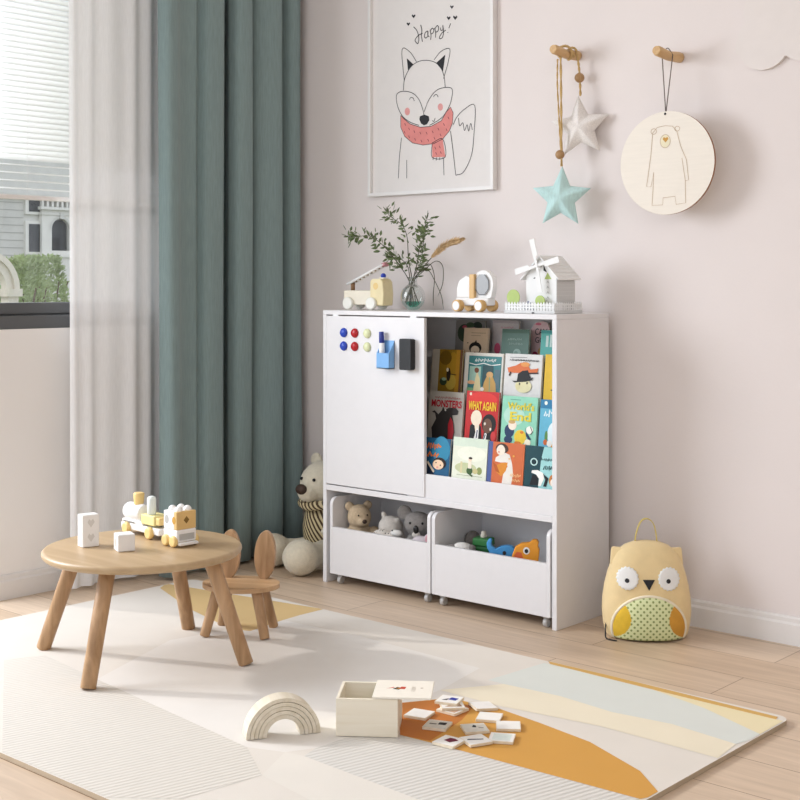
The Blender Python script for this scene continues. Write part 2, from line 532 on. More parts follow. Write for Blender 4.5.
FOX = {"lines": [[[0.7409, 1.8768], [0.7302, 1.9935], [0.7702, 1.9808], [0.8032, 1.9401]], [[0.8903, 1.9372], [0.926, 1.9655], [0.9665, 1.9686], [0.9577, 1.9179], [0.9362, 1.8617]], [[0.7369, 1.837], [0.7436, 1.8815], [0.7702, 1.9188], [0.8032, 1.9371], [0.8424, 1.9407], [0.8877, 1.9306], [0.9197, 1.9075], [0.9387, 1.8712], [0.9451, 1.8266]], [[0.8163, 1.6972], [0.7702, 1.7138], [0.7302, 1.7422], [0.706, 1.7846], [0.7033, 1.8252], [0.7369, 1.834], [0.7834, 1.8225], [0.8163, 1.7945], [0.8359, 1.7531], [0.8398, 1.7349]], [[0.8424, 1.7476], [0.8619, 1.7854], [0.8941, 1.8168], [0.9324, 1.8278], [0.9766, 1.8205], [0.9741, 1.7799], [0.9577, 1.7473], [0.926, 1.7158], [0.8684, 1.693]], [[0.7676, 1.7991], [0.7742, 1.8064], [0.7861, 1.8033], [0.7927, 1.7917]], [[0.8877, 1.7978], [0.8941, 1.805], [0.9044, 1.805], [0.9108, 1.7956]], [[0.8813, 1.7097], [0.8903, 1.707], [0.8954, 1.7184]], [[0.7275, 1.657], [0.7168, 1.5822], [0.7114, 1.502]], [[0.7543, 1.5698], [0.7543, 1.4997]], [[0.9362, 1.5634], [0.9387, 1.5017]], [[0.9703, 1.6635], [0.9828, 1.5848], [0.9953, 1.4986]], [[0.9953, 1.4986], [1.0326, 1.5091], [1.0695, 1.5695], [1.0817, 1.6549], [1.0841, 1.7487], [1.0388, 1.7402], [1.0016, 1.7144], [0.9828, 1.6868]], [[1.0078, 1.709], [1.014, 1.6795], [1.0289, 1.6899], [1.0363, 1.6603], [1.0486, 1.6815], [1.056, 1.6569], [1.0658, 1.685], [1.0731, 1.6604]], [[0.8813, 1.626], [0.9324, 1.637], [0.9451, 1.5697], [0.8813, 1.5718], [0.8813, 1.626]], [[0.8877, 1.5714], [0.8851, 1.5617]], [[0.9031, 1.5704], [0.9005, 1.5588]], [[0.9184, 1.5694], [0.9184, 1.5596]], [[0.9337, 1.5695], [0.9362, 1.5615]]], "scarf": [[0.7235, 1.7428], [0.7369, 1.7316], [0.7702, 1.7068], [0.8229, 1.6897], [0.8748, 1.6886], [0.926, 1.706], [0.9514, 1.7381], [0.9703, 1.753], [0.9828, 1.7305], [0.9791, 1.692], [0.964, 1.664], [0.9324, 1.637], [0.8877, 1.6226], [0.8359, 1.6213], [0.7834, 1.6329], [0.7436, 1.6608], [0.7235, 1.6975]], "tail": [[0.8813, 1.623], [0.9324, 1.637], [0.9451, 1.5697], [0.8813, 1.5718]], "dash": [[[0.7436, 1.711], [0.7489, 1.7015]], [[0.7636, 1.6924], [0.7689, 1.6829]], [[0.79, 1.6803], [0.7953, 1.6709]], [[0.8203, 1.672], [0.8255, 1.6627]], [[0.8515, 1.6696], [0.8567, 1.6603]], [[0.8813, 1.6723], [0.8864, 1.663]], [[0.9095, 1.6799], [0.9146, 1.6707]], [[0.9362, 1.6954], [0.9413, 1.6862]], [[0.9577, 1.7181], [0.9627, 1.7089]], [[0.7409, 1.6811], [0.7463, 1.6716]], [[0.7636, 1.6623], [0.7689, 1.6529]], [[0.794, 1.6501], [0.7993, 1.6408]], [[0.8255, 1.6418], [0.8307, 1.6325]], [[0.8593, 1.6424], [0.8645, 1.6331]], [[0.8903, 1.647], [0.8954, 1.6378]], [[0.9197, 1.6576], [0.9248, 1.6484]], [[0.9489, 1.6749], [0.9539, 1.6657]], [[0.8941, 1.6103], [0.8992, 1.6011]], [[0.9159, 1.6127], [0.921, 1.6036]], [[0.898, 1.5904], [0.9031, 1.5812]], [[0.921, 1.5918], [0.926, 1.5827]]], "black": [[[0.7543, 1.9586], [0.7609, 1.9098], [0.7874, 1.9319]], [[0.9451, 1.9506], [0.9005, 1.9243], [0.9337, 1.8893]], [[0.8203, 1.7316], [0.8424, 1.7357], [0.8645, 1.7279], [0.8671, 1.7129], [0.8554, 1.698], [0.8398, 1.6953], [0.8255, 1.7044], [0.8176, 1.7199]]], "blush": [[[0.7702, 1.7538], [0.7689, 1.7474], [0.7652, 1.7425], [0.7599, 1.7401], [0.754, 1.7406], [0.7486, 1.7439], [0.7449, 1.7495], [0.7436, 1.7561], [0.7449, 1.7625], [0.7486, 1.7675], [0.754, 1.7699], [0.7599, 1.7694], [0.7652, 1.766], [0.7689, 1.7604]], [[0.9337, 1.7563], [0.9324, 1.7505], [0.9289, 1.746], [0.9238, 1.7438], [0.9181, 1.7443], [0.913, 1.7474], [0.9095, 1.7525], [0.9082, 1.7585], [0.9095, 1.7644], [0.913, 1.7689], [0.9181, 1.771], [0.9238, 1.7705], [0.9289, 1.7674], [0.9324, 1.7623]]], "text": [[[0.7887, 2.0744], [0.8038, 2.0596], [0.8132, 2.0399], [0.815, 2.0198], [0.8094, 2.0077], [0.7962, 2.0221], [0.8113, 2.0373], [0.8337, 2.0444]], [[0.8244, 2.0768], [0.83, 2.0577], [0.8289, 2.0323], [0.833, 2.0119]], [[0.8597, 2.0496], [0.8468, 2.0442], [0.843, 2.0305], [0.8505, 2.0239], [0.8597, 2.0313], [0.8605, 2.0481], [0.8597, 2.0341], [0.8671, 2.0261]], [[0.8708, 2.0524], [0.8753, 2.0321], [0.8738, 2.014]], [[0.8708, 2.0482], [0.8819, 2.0567], [0.8892, 2.0501], [0.8856, 2.0393], [0.8745, 2.0351]], [[0.8929, 2.0567], [0.8984, 2.0377], [0.8973, 2.0195]], [[0.8936, 2.0523], [0.9057, 2.0634], [0.913, 2.0555], [0.9094, 2.0433], [0.8984, 2.0391]], [[0.9222, 2.0543], [0.924, 2.0442], [0.9331, 2.0445], [0.9331, 2.0613]], [[0.9331, 2.0613], [0.9367, 2.0356], [0.9313, 2.0167], [0.9203, 2.0125], [0.9167, 2.0185], [0.9294, 2.0337], [0.9476, 2.0412]], [[0.971, 2.0633], [0.962, 2.0464]], [[0.9584, 2.0323], [0.9562, 2.0298]]], "hearts": [[[0.7887, 2.1069], [0.7789, 2.1179], [0.7818, 2.1227], [0.7887, 2.1173], [0.7956, 2.1208], [0.7985, 2.1152]], [[0.7622, 2.0809], [0.7531, 2.0911], [0.7558, 2.0955], [0.7622, 2.0906], [0.7686, 2.0938], [0.7713, 2.0887]], [[0.9764, 2.1163], [0.9678, 2.1261], [0.9703, 2.1305], [0.9764, 2.1256], [0.9824, 2.1288], [0.985, 2.1237]], [[0.9613, 2.0768], [0.9519, 2.0875], [0.9547, 2.0922], [0.9613, 2.087], [0.9678, 2.0904], [0.9706, 2.085]], [[0.9925, 2.073], [0.9818, 2.0852], [0.985, 2.0906], [0.9925, 2.0846], [1.0, 2.0886], [1.0032, 2.0823]]]}
BEAR_DISC = {"lines": [[[-0.0479, 0.0982], [-0.0542, 0.029], [-0.0643, -0.0379], [-0.0694, -0.0714], [-0.0542, -0.0736], [-0.0442, -0.0268], [-0.0467, -0.0826], [-0.0505, -0.1328], [-0.0126, -0.1328], [-0.0114, -0.1104], [0.0303, -0.1071], [0.0341, -0.1328], [0.0669, -0.1294], [0.0656, -0.0602], [0.0542, 0.0123]], [[0.0656, -0.0602], [0.077, -0.058], [0.0694, 0.0067], [0.0492, 0.0513], [0.0366, 0.0982], [0.0214, 0.1149], [-0.0038, 0.1183], [-0.0315, 0.1149], [-0.0479, 0.0982]], [[-0.0341, 0.1026], [-0.0357, 0.0978], [-0.04, 0.0945], [-0.0456, 0.0938], [-0.0508, 0.0959], [-0.0538, 0.1001], [-0.0538, 0.1052], [-0.0508, 0.1094], [-0.0456, 0.1115], [-0.04, 0.1108], [-0.0357, 0.1075], [-0.0341, 0.1026]], [[0.0467, 0.106], [0.0453, 0.1018], [0.0415, 0.0989], [0.0366, 0.0983], [0.0321, 0.1001], [0.0294, 0.1038], [0.0294, 0.1082], [0.0321, 0.1119], [0.0366, 0.1137], [0.0415, 0.1131], [0.0453, 0.1102], [0.0467, 0.106]], [[0.0139, 0.0692], [0.0124, 0.0605], [0.008, 0.0534], [0.0017, 0.049], [-0.0056, 0.0481], [-0.0126, 0.0508], [-0.0181, 0.0567], [-0.0211, 0.0648], [-0.0211, 0.0736], [-0.0181, 0.0816], [-0.0126, 0.0875], [-0.0056, 0.0903], [0.0017, 0.0893], [0.008, 0.0849], [0.0123, 0.0778], [0.0139, 0.0692]]], "muzzle": [[0.0139, 0.0692], [0.0124, 0.0605], [0.008, 0.0534], [0.0017, 0.049], [-0.0056, 0.0481], [-0.0126, 0.0508], [-0.0181, 0.0567], [-0.0211, 0.0648], [-0.0211, 0.0736], [-0.0181, 0.0816], [-0.0126, 0.0875], [-0.0056, 0.0903], [0.0017, 0.0893], [0.008, 0.0849], [0.0123, 0.0778]], "nose": [[-0.0025, 0.0647], [-0.0126, 0.0759], [-0.0088, 0.0826], [-0.0025, 0.0792], [0.0038, 0.0826], [0.0076, 0.0759]]}
RUG = {"tan": [[0.315, -0.8466], [0.2753, -0.7883], [0.9656, -0.6732], [0.9625, -0.7814], [0.9673, -0.8623], [0.9876, -1.0229], [0.9251, -1.0465], [0.6308, -0.9693]], "cream": [[0.9656, -0.6732], [1.4694, -0.6741], [1.8788, -0.6819], [1.7688, -0.8575], [1.5373, -0.8479], [1.2848, -0.8374], [0.9673, -0.8623], [0.9625, -0.7814]], "white": [[1.0444, -1.6356], [0.8823, -1.2538], [0.9251, -1.0465], [0.9673, -0.8623], [1.2848, -0.8374], [1.5373, -0.8479], [1.7688, -0.8575], [1.8122, -1.0863], [1.8147, -1.2504], [1.9539, -1.4079], [1.8785, -1.521], [1.8745, -1.6146], [1.8392, -1.6807], [1.7487, -1.7171]], "rib": [[1.3477, -2.1154], [0.6919, -1.7052], [0.7365, -1.5979], [1.0444, -1.6356], [1.7487, -1.7171], [1.9046, -1.8125], [1.8783, -2.0158], [1.7399, -2.1239]], "ribB": [[1.8907, -1.6695], [1.8745, -1.6146], [1.8785, -1.521], [1.9539, -1.4079], [2.079, -1.4071], [2.6013, -1.3763], [2.5644, -1.6179], [2.2575, -1.6875]], "smooth": [[1.9046, -1.8125], [1.8392, -1.6807], [1.8907, -1.6695], [2.2575, -1.6875], [2.5644, -1.6179], [2.3871, -1.8976], [2.0842, -1.8408]], "orange": [[1.804, -1.2384], [1.8322, -1.1917], [1.875, -1.1209], [2.0269, -1.105], [2.1654, -1.1247], [2.3323, -1.1562], [2.518, -1.2383], [2.6234, -1.328], [2.6013, -1.3763], [2.079, -1.4071], [1.9632, -1.4184]], "rust": [[1.804, -1.2384], [1.8581, -1.1579], [1.9625, -1.1303], [2.0071, -1.2351], [2.044, -1.4021], [1.9632, -1.4184]], "blue": [[1.8543, -0.9313], [1.8759, -0.6977], [2.1896, -0.6944], [2.4131, -0.7529], [2.6224, -0.8446], [2.5977, -0.9394], [2.4135, -0.915], [2.2537, -0.9357], [2.0815, -0.9161], [1.9087, -0.931]], "yellow": [[1.8788, -0.6819], [2.185, -0.6867], [2.6194, -0.7132], [2.6224, -0.8446], [2.4131, -0.7529], [2.1896, -0.6944]], "line": [[1.873, -0.6737], [2.1803, -0.6789], [2.586, -0.6928], [2.5907, -0.7138], [2.1965, -0.7058], [1.8945, -0.6944]], "pale": [[1.8122, -1.0863], [1.9087, -0.931], [2.0815, -0.9161], [2.2537, -0.9357], [2.4135, -0.915], [2.5977, -0.9394], [2.6098, -1.0504], [2.2885, -1.0451], [2.0125, -1.0861]]}

# ================================================================== the setting
WALLC = mat('painted_wall', 'e6ddd9', .75, var=.012, scale=3, bump=.03, bscale=90, spec=.2)
WALLL = mat('painted_window_wall', 'f0ece8', .75, var=.012, scale=3, bump=.03, bscale=90, spec=.2)
TRIM = mat('white_trim', 'e4e0dc', .4, var=.01)
CEIL = mat('ceiling_paint', 'f0ece8', .8, var=.01)

struct(MB().box(-.16, 5.3, -5.4, .16, -.06, 0).build('floor', plank_floor()))
struct(MB().box(-.16, 5.3, 0, .16, 0, 2.8).build('wall_back', WALLC))
WL = MB()
WL.box(-.14, 0, -1.335, 0, 0, .938)             # under the window
WL.box(-.14, 0, -.64, 0, .938, 2.45)            # between window and corner
WL.box(-.14, 0, -5.4, 0, 2.45, 2.8)             # above the window and the unseen gap added for the sun
WL.box(-.14, 0, -5.4, -3.5, 0, 2.45)            # front part
struct(WL.build('wall_left', WALLL))
struct(MB().box(5.3, 5.44, -5.4, .16, 0, 2.8).build('wall_right', mat('taupe_wall', 'cfc6c0', .8, var=.02)))
struct(MB().box(-.16, 5.44, -5.4, .16, 2.8, 2.9).build('ceiling', CEIL))

def baseboard(name, pts):
    # two-step profile swept along a wall: pts = (start, end, inward normal)
    a, b, n = V(pts[0]), V(pts[1]), V(pts[2])
    prof = [(0, 0), (.014, 0), (.014, .062), (.011, .067), (.009, .069), (.009, .080), (.006, .085), (0, .086)]
    m = MB(); k = len(prof)
    vs = [a + n * d + V((0, 0, z)) for d, z in prof] + [b + n * d + V((0, 0, z)) for d, z in prof]
    m.add(vs, [(i, (i + 1) % k, k + (i + 1) % k, k + i) for i in range(k)] + [tuple(range(k)), tuple(range(k, 2 * k))])
    struct(m.build(name, TRIM))
baseboard('baseboard_back', ((.0145, 0, 0), (5.3, 0, 0), (0, -1, 0)))
baseboard('baseboard_left', ((0, -1.335, 0), (0, 0, 0), (1, 0, 0)))

# window: dark grey frame, two-step bottom rail, jambs, head, one pane
FR = mat('dark_grey_frame', '5b5c5d', .4, var=.02)
w = MB()
w.box(-.10, -.004, -1.33, -.64, .938, .985)
w.box(-.09, -.022, -1.33, -.64, .990, 1.030)
w.box(-.085, -.03, -1.33, -.64, .984, .991)
w.box(-.10, -.01, -.69, -.64, 1.03, 2.45)
w.box(-.06, -.03, -1.335, -1.322, .938, 2.45)
w.box(-.10, -.01, -1.30, -.69, 2.40, 2.45)
wf = struct(w.build('window_1', FR, bevel=.002))
gp = MB().box(-.062, -.056, -1.30, -.69, 1.03, 2.40).build('pane', thin_glass('window_glass', (1, 1, 1), .02), wf)

# ================================================================== beyond the window
STONE = mat('grey_stone', 'cfcdc6', .85, var=.06, scale=1.2, bump=.1, bscale=4)
STONEL = mat('pale_stone', 'dedbd3', .85, var=.05, scale=1.5)
STONED = mat('course_joint', 'aaa8a2', .9, var=.04)
DARKW = mat('dark_window', '23262a', .25, var=.1)
GRASS = mat('ground_green', '8d9079', .95, var=.2, scale=.5)
struct(MB().box(-140, -.16, -60, 120, -.6, -.4).build('ground', GRASS))

bl = thing('stone_building', 'grey stone building with arched balcony opening, seen through the window', 'building', (-48, 30.5, -.4))
m = MB()
m.box(-9, 0, -10, 12, 0, 8.6)
m.box(-.2, .18, -10, 12, 5.3, 5.6); m.box(-.2, .25, -10, 12, 8.3, 8.75)
m.build('wall', STONE, bl)
m = MB()
for i in range(16):                     # joints between the courses of the plain wall on the left
    m.box(0, .012, -10, -1.15, .35 + i * .34, .38 + i * .34)
m.build('course_joint', STONED, bl)
m = MB()                                # projecting bay with an arched opening
cy = .63; zb = 2.99; zs = 3.98; ra = .48
poly = [(-.36, 0), (1.9, 0), (1.9, 4.85), (-.36, 4.85)]
prof = [(-.36, 0), (1.9, 0), (1.9, 4.85), (-.36, 4.85), (-.36, zs)]
arc = [(cy + ra * cos(a), zs + ra * sin(a)) for a in [pi - i * pi / 14 for i in range(15)]]
mp = lambda u, v, t: (t, u, v)
m.fill([(-.36, 0), (1.9, 0), (1.9, zb), (-.36, zb)], mp, .3)
m.fill([(-.36, zb), (cy - ra, zb), (cy - ra, zs), (-.36, zs)], mp, .3)
m.fill([(cy + ra, zb), (1.9, zb), (1.9, zs), (cy + ra, zs)], mp, .3)
m.fill([(-.36, zs)] + arc + [(1.9, zs), (1.9, 4.85), (-.36, 4.85)], mp, .3)
edge = [(cy - ra, zb)] + arc + [(cy + ra, zb)]
n = len(edge)
m.add([(.3, a, b) for a, b in edge] + [(.1, a, b) for a, b in edge], [(i, i + 1, n + i + 1, n + i) for i in range(n - 1)])
m.box(.02, .3, -.37, -.36, 0, 4.85); m.box(.02, .3, 1.9, 1.91, 0, 4.85)
m.box(.02, .45, -.5, 2.05, 4.85, 4.98); m.box(.02, .4, -.45, 2.0, 2.68, 2.82)
m.box(.02, .36, -.42, 1.96, 4.62, 4.68)
m.build('bay', STONEL, bl)
m = MB()
for i in range(9): m.box(.15, .3, -.36 + i * .26, -.26 + i * .26, 5.0, 5.28)
m.box(.1, .35, -.42, 2.0, 5.28, 5.36)
m.build('balustrade', STONEL, bl)
m = MB()
m.stroke([(cy + (ra + .08) * cos(a), zs + (ra + .08) * sin(a)) for a in [pi - i * pi / 16 for i in range(17)]], .1, mp, .33)
m.box(.3, .4, cy - .09, cy + .09, zs + ra, zs + ra + .25)
m.build('arch_moulding', STONE, bl)
m = MB().box(.02, .05, cy - ra + .02, cy + ra - .02, zb, zs + ra - .05)
m.build('arched_window', DARKW, bl)
m = MB()
for i in range(9): m.box(.2, .24, cy - ra + .02 + i * .055, cy - ra + .04 + i * .055, zb, zb + .62)
m.box(.19, .25, cy - ra, cy + .02, zb + .6, zb + .64); m.box(.19, .25, cy - ra, cy + .02, zb + .1, zb + .13)
m.build('railing', DARKW, bl)
for z0, z1 in ((2.92, 4.18), (4.74, 5.25)):
    f = MB().box(.0, .14, -1.12, -.2, z0 - .12, z1 + .14).build('window_surround', STONEL, bl)
    MB().box(.12, .16, -.95, -.39, z0, z1).build('window_pane', DARKW, f)

# pale stone arch, left edge of the view
ar = thing('stone_arch', 'pale stone arch standing before the shrubs, at left edge of the window view', 'arch', (-8, 3.40, -.4))
mp = lambda u, v, t: (t, u, v)
rings = MB()
for r0, r1, t in ((.26, .34, .05), (.34, .40, .08)):
    o_ = [(r1 * cos(a), 1.44 + r1 * sin(a)) for a in [i * pi / 24 for i in range(25)]]
    i_ = [(r0 * cos(a), 1.44 + r0 * sin(a)) for a in [pi - i * pi / 24 for i in range(25)]]
    rings.prism(o_ + i_, mp, -t, t)
rings.build('arch_ring', mat('warm_stone', 'd8d0c0', .85, var=.05), ar)
m = MB()
for s in (-1, 1): m.box(-.07, .07, s * .33 - .06, s * .33 + .06, 0, 1.36).box(-.10, .10, s * .33 - .09, s * .33 + .09, 1.36, 1.44)
m.build('pier', MATS['warm_stone'], ar)

LEAFL = mat('shrub_leaf', 'a3b07e', .7, var=.35, scale=2.5)
BARK = mat('bark', '6a5a48', .9, var=.2)
def leaf(m, p, d, l, wd, mi=0, up=None):
    d = d.normalized(); s = d.cross(up or V((random.uniform(-1, 1), random.uniform(-1, 1), random.uniform(-1, 1)))).normalized() * wd
    n = d.cross(s).normalized() * wd * .4
    k = [p, p + d * l * .35 + s, p + d * l * .7 + s * .7, p + d * l, p + d * l * .7 - s * .7, p + d * l * .35 - s, p + d * l * .4 + n, p + d * l * .75 + n * .8]
    m.add(k, [(0, 1, 6), (1, 2, 7, 6), (2, 3, 7), (3, 4, 7), (4, 5, 6, 7), (5, 0, 6)], mi)
for i, (x, y, h, rr, l_) in enumerate(((-9.7, 4.95, 1.80, .36, 'light green shrub right behind the stone arch'), (-10.7, 5.66, 1.86, .38, 'light green bushy shrub below the arched balcony'),
                                       (-11.9, 6.75, 1.90, .42, 'light green shrub half behind the sheer curtain'))):
    sh = thing('shrub', l_, 'shrub', (x, y, -.4), 0, 'shrubs outside the window')
    m = MB()
    for k in range(2100):
        a = random.uniform(0, 2 * pi); z = random.uniform(.15, 1) ** .8
        r = rr * (1 - .5 * z ** 3) * math.sqrt(random.random()) * (1 + .25 * sin(3 * a + i))
        p = V((r * cos(a), r * sin(a), h * z - .12 * r / rr))
        leaf(m, p, V((cos(a) * .6 + random.uniform(-.5, .5), sin(a) * .6 + random.uniform(-.5, .5), random.uniform(.2, 1))), random.uniform(.05, .09), .016)
    m.build('foliage', LEAFL, sh, recalc=False)
    m = MB()
    for k in range(5):
        a = k * 1.26
        m.tube(bez([(0, 0, 0), (.1 * cos(a), .1 * sin(a), h * .4), (.3 * cos(a), .3 * sin(a), h * .8)], 4), [.02] * 4 + [.014] * 4 + [.008], 6)
    m.build('stem', BARK, sh)

# ================================================================== blind and curtains
bd = thing('venetian_blind', 'white venetian blind lowered over the upper part of the window', 'blind', (0, 0, 0))
BL = mat('blind_slat', 'f4f4f2', .5, var=.01)
nt = BL.node_tree
tr = nt.nodes.new('ShaderNodeBsdfTranslucent'); tr.inputs[0].default_value = (.9, .9, .88, 1)
mx = nt.nodes.new('ShaderNodeMixShader'); mx.inputs[0].default_value = .8
nt.links.new(nt.nodes['Principled BSDF'].outputs[0], mx.inputs[1]); nt.links.new(tr.outputs[0], mx.inputs[2])
nt.links.new(mx.outputs[0], nt.nodes['Material Output'].inputs[0])
m = MB()
z = 1.43; i = 0
while z < 2.40:
    tl = R(12) if i < 4 else R(58)
    c, s = cos(tl) * .0125, sin(tl) * .0125
    vs = []
    for y in (-1.325, -.66):
        for q, b in ((-1, 0), (0, .0022), (1, 0)):
            vs.append((.022 + q * c, y, z - q * s + b))
    m.add(vs, [(0, 1, 4, 3), (1, 2, 5, 4)], 0, True)
    z += .0275 if i < 4 else .0195
    i += 1
m.build('slats', BL, bd, recalc=False, solid=.0012)
MB().box(.008, .036, -1.325, -.66, 1.392, 1.408).build('bottom_rail', TRIM, bd, bevel=.003)
MB().box(.004, .04, -1.33, -.655, 2.41, 2.448).build('head_rail', TRIM, bd, bevel=.003)
for y in (-1.2, -.8):
    MB().tube([(.022, y, 1.40), (.022, y, 2.42)], .0008, 5).build('ladder_cord', TRIM, bd)

def drape(name, path, z0, z1, mt, parent=None, flare=None, nz=14, solid=0):
    """cloth hanging from a plan curve (x, y); flare(u, v, x, y) moves it a little with the height v"""
    m = MB(); n = len(path); vs = []
    for k in range(nz + 1):
        v = k / nz
        for i, (x, y) in enumerate(path):
            dx, dy = flare(i / (n - 1), v, x, y) if flare else (0, 0)
            vs.append((x + dx, y + dy, z0 + (z1 - z0) * v))
    fs = [(k * n + i, k * n + i + 1, (k + 1) * n + i + 1, (k + 1) * n + i) for k in range(nz) for i in range(n - 1)]
    m.add(vs, fs, 0, True)
    return m.build(name, mt, parent, recalc=False, solid=solid)

# heavy curtain: broad rounded pleats between narrow deep valleys
TEAL = weave('teal_curtain_cloth', '839594')
def panel(y0, y1, prof, n=18):
    c = bez([(x, y0 + (y1 - y0) * t, 0) for t, x in prof], 6)
    return [(p.x, p.y) for p in c]
path = []
path += panel(-.742, -.548, [(0, .165), (.03, .196), (.12, .214), (.30, .208), (.5, .182), (.72, .172), (.92, .176), (1.0, .165)])
path += panel(-.545, -.436, [(0, .178), (.12, .206), (.5, .214), (.85, .206), (1, .17)])
path += [(.11, -.440), (.075, -.42), (.062, -.385), (.062, -.350), (.085, -.345), (.13, -.372)]
path += panel(-.396, -.300, [(0, .165), (.12, .204), (.5, .214), (.88, .206), (1, .17)])
path += [(.11, -.300), (.08, -.285), (.065, -.255), (.068, -.235), (.09, -.235), (.13, -.258)]
path += panel(-.270, -.138, [(0, .150), (.10, .176), (.4, .200), (.75, .214), (.93, .206), (1, .17)])
path += [(.11, -.138), (.08, -.12), (.065, -.09), (.07, -.075), (.09, -.072), (.13, -.095)]
path += panel(-.108, -.040, [(0, .165), (.2, .200), (.6, .212), (.9, .206), (1, .18)])
cu = drape('teal_curtain', path, .012, 2.62, TEAL, flare=lambda u, v, x, y: (.012 * sin(9 * u + 3 * v) * (1 - v), .010 * sin(14 * u + 1) * (1 - v)), solid=.003)
tag(cu, 'heavy grey teal curtain hanging in pleats at the corner of the room', 'curtain')
# sheer curtain
SHEER = weave('sheer_voile', 'ffffff', .8, 1200, 0, .12, .16)
path = []
for i in range(160):
    t = i / 159
    y = -1.075 + t * .415
    x = .085 + .0075 * sin(2 * pi * 5 * t + .9 * sin(7 * t)) + .002 * sin(37 * t)
    path.append((x, y))
sc = drape('sheer_curtain', path, .012, 2.62, SHEER, flare=lambda u, v, x, y: (.008 * sin(11 * u + 2 * v) * (1 - v), .01 * sin(5 * u + 2) * (1 - v)))
tag(sc, 'white see-through sheer curtain hanging beside the teal one', 'curtain')
rodm = mat('curtain_rod', 'd8d6d2', .35, var=.02)
for x, l_ in ((.165, 'front curtain rod above the window carrying the teal curtain'), (.085, 'rear curtain rod above the window carrying the sheer curtain')):
    rd = thing('curtain_rod', l_, 'curtain rod', (x, 0, 2.665 if x > .1 else 2.63))
    MB().cyl((0, -3.4, 0), (0, -.02, 0), .011).build('rod', rodm, rd)
    for y in (-3.2, -1.7, -.1):
        MB().box(-x, 0, y - .006, y + .006, -.006, .006).build('bracket', rodm, rd)

# ================================================================== play mat
rg = thing('play_mat', 'large pale foam play mat printed with orange, blue and cream shapes, on the floor', 'play mat', (0, 0, 0))
X0, X1, Y0, Y1 = .285, 2.613, -2.119, -.675
poly = [(p[0] + (X0 + X1) / 2, p[1] + (Y0 + Y1) / 2) for p in rounded(X1 - X0, Y1 - Y0, .035, 8)]
RUGT = mat('mat_cream', 'ded7cd', .7, var=.015, scale=8, bump=.05, bscale=400)
RUGE = mat('mat_edge', 'bfae96', .8, var=.06)
m = MB(); m.prism(poly, lambda u, v, t: (u, v, t), .0005, .012, 0, 1)
m.build('foam_sheet', [RUGT, RUGE], rg)
cols = dict(white=('e4dfd8', 0), rib=('d8d2c8', 1), ribB=('d5d1ca', 1), smooth=('e1dbd1', 0), tan=('d3b580', 0), cream=('eae0cb', 0),
            orange=('d09a48', 0), rust=('bf7530', 0), blue=('d6d9d2', 0), yellow=('e6d9b2', 0), line=('cfa65c', 0), pale=('e8dec6', 0))
def clip(poly, x0, x1, y0, y1):
    for ax, lim, sg in ((0, x0, 1), (0, x1, -1), (1, y0, 1), (1, y1, -1)):
        out = []
        for i in range(len(poly)):
            a, b = poly[i - 1], poly[i]
            ia, ib = sg * (a[ax] - lim) >= 0, sg * (b[ax] - lim) >= 0
            if ia != ib:
                t = (lim - a[ax]) / (b[ax] - a[ax])
                out.append((a[0] + (b[0] - a[0]) * t, a[1] + (b[1] - a[1]) * t))
            if ib: out.append(tuple(b))
        poly = out
    return poly
names = ['white', 'cream', 'tan', 'rib', 'ribB', 'smooth', 'pale', 'blue', 'yellow', 'orange', 'rust', 'line']
m = MB(); ms = []
for k, nm in enumerate(names):
    h, rib = cols[nm]
    ms.append(ribbed('mat_' + nm, h) if rib else mat('mat_' + nm, h, .7, var=.02, scale=6, bump=.04, bscale=400))
    m.fill(clip(RUG[nm], X0 + .004, X1 - .004, Y0 + .004, Y1 - .002), lambda u, v, t: (u, v, t), .0122 + k * .00006, k)
m.build('printed_pattern', ms, rg)
# ================================================================== bookcase
bc = thing('bookcase', 'white bookcase with sliding door, tiered book display and two roll-out bins', 'bookcase', (0, 0, 0))
XL, XR, YF, YB = .6393, 1.6793, -.350, -.046
def bx(name, *a, bevel=.0015, mt=WHITE, par=bc):
    return MB().box(*a).build(name, mt, par, bevel=bevel)
bx('side_panel', XL, XL + .018, YF, YB, 0, .984)
bx('side_panel', XR - .018, XR, YF, YB, 0, .984)
bx('top_panel', XL, XR, YF, YB, .984, 1.0)
bx('shelf', XL + .018, XR - .018, YF, YB + .006, .340, .360)
bx('back_panel', XL + .018, XR - .018, YB - .006, YB, 0.04, .984, bevel=0)
dr = bx('sliding_door', XL + .0195, 1.1310, YF - .002, YF + .012, .364, .9800)
for x in (.705, 1.08):
    MB().box(x - .014, x + .014, YF - .001, YF + .010, .979, .9845).build('door_guide', mat('guide', 'f6f6f6', .3, var=0), dr)
bx('book_rail', 1.05, XR - .018, YF + .003, YF + .013, .360, .443)
for z, y0, y1 in ((.405, -.331, -.285), (.552, -.288, -.222), (.700, -.222, -.158), (.842, -.158, YB - .006)):
    m = MB().box(XL + .018, XR - .018, y0, y1, z - .008, z)
    m.box(XL + .018, XR - .018, y0 - .004, y0, z - .008, z + .010)
    m.build('book_ledge', WHITE, bc, bevel=.001)

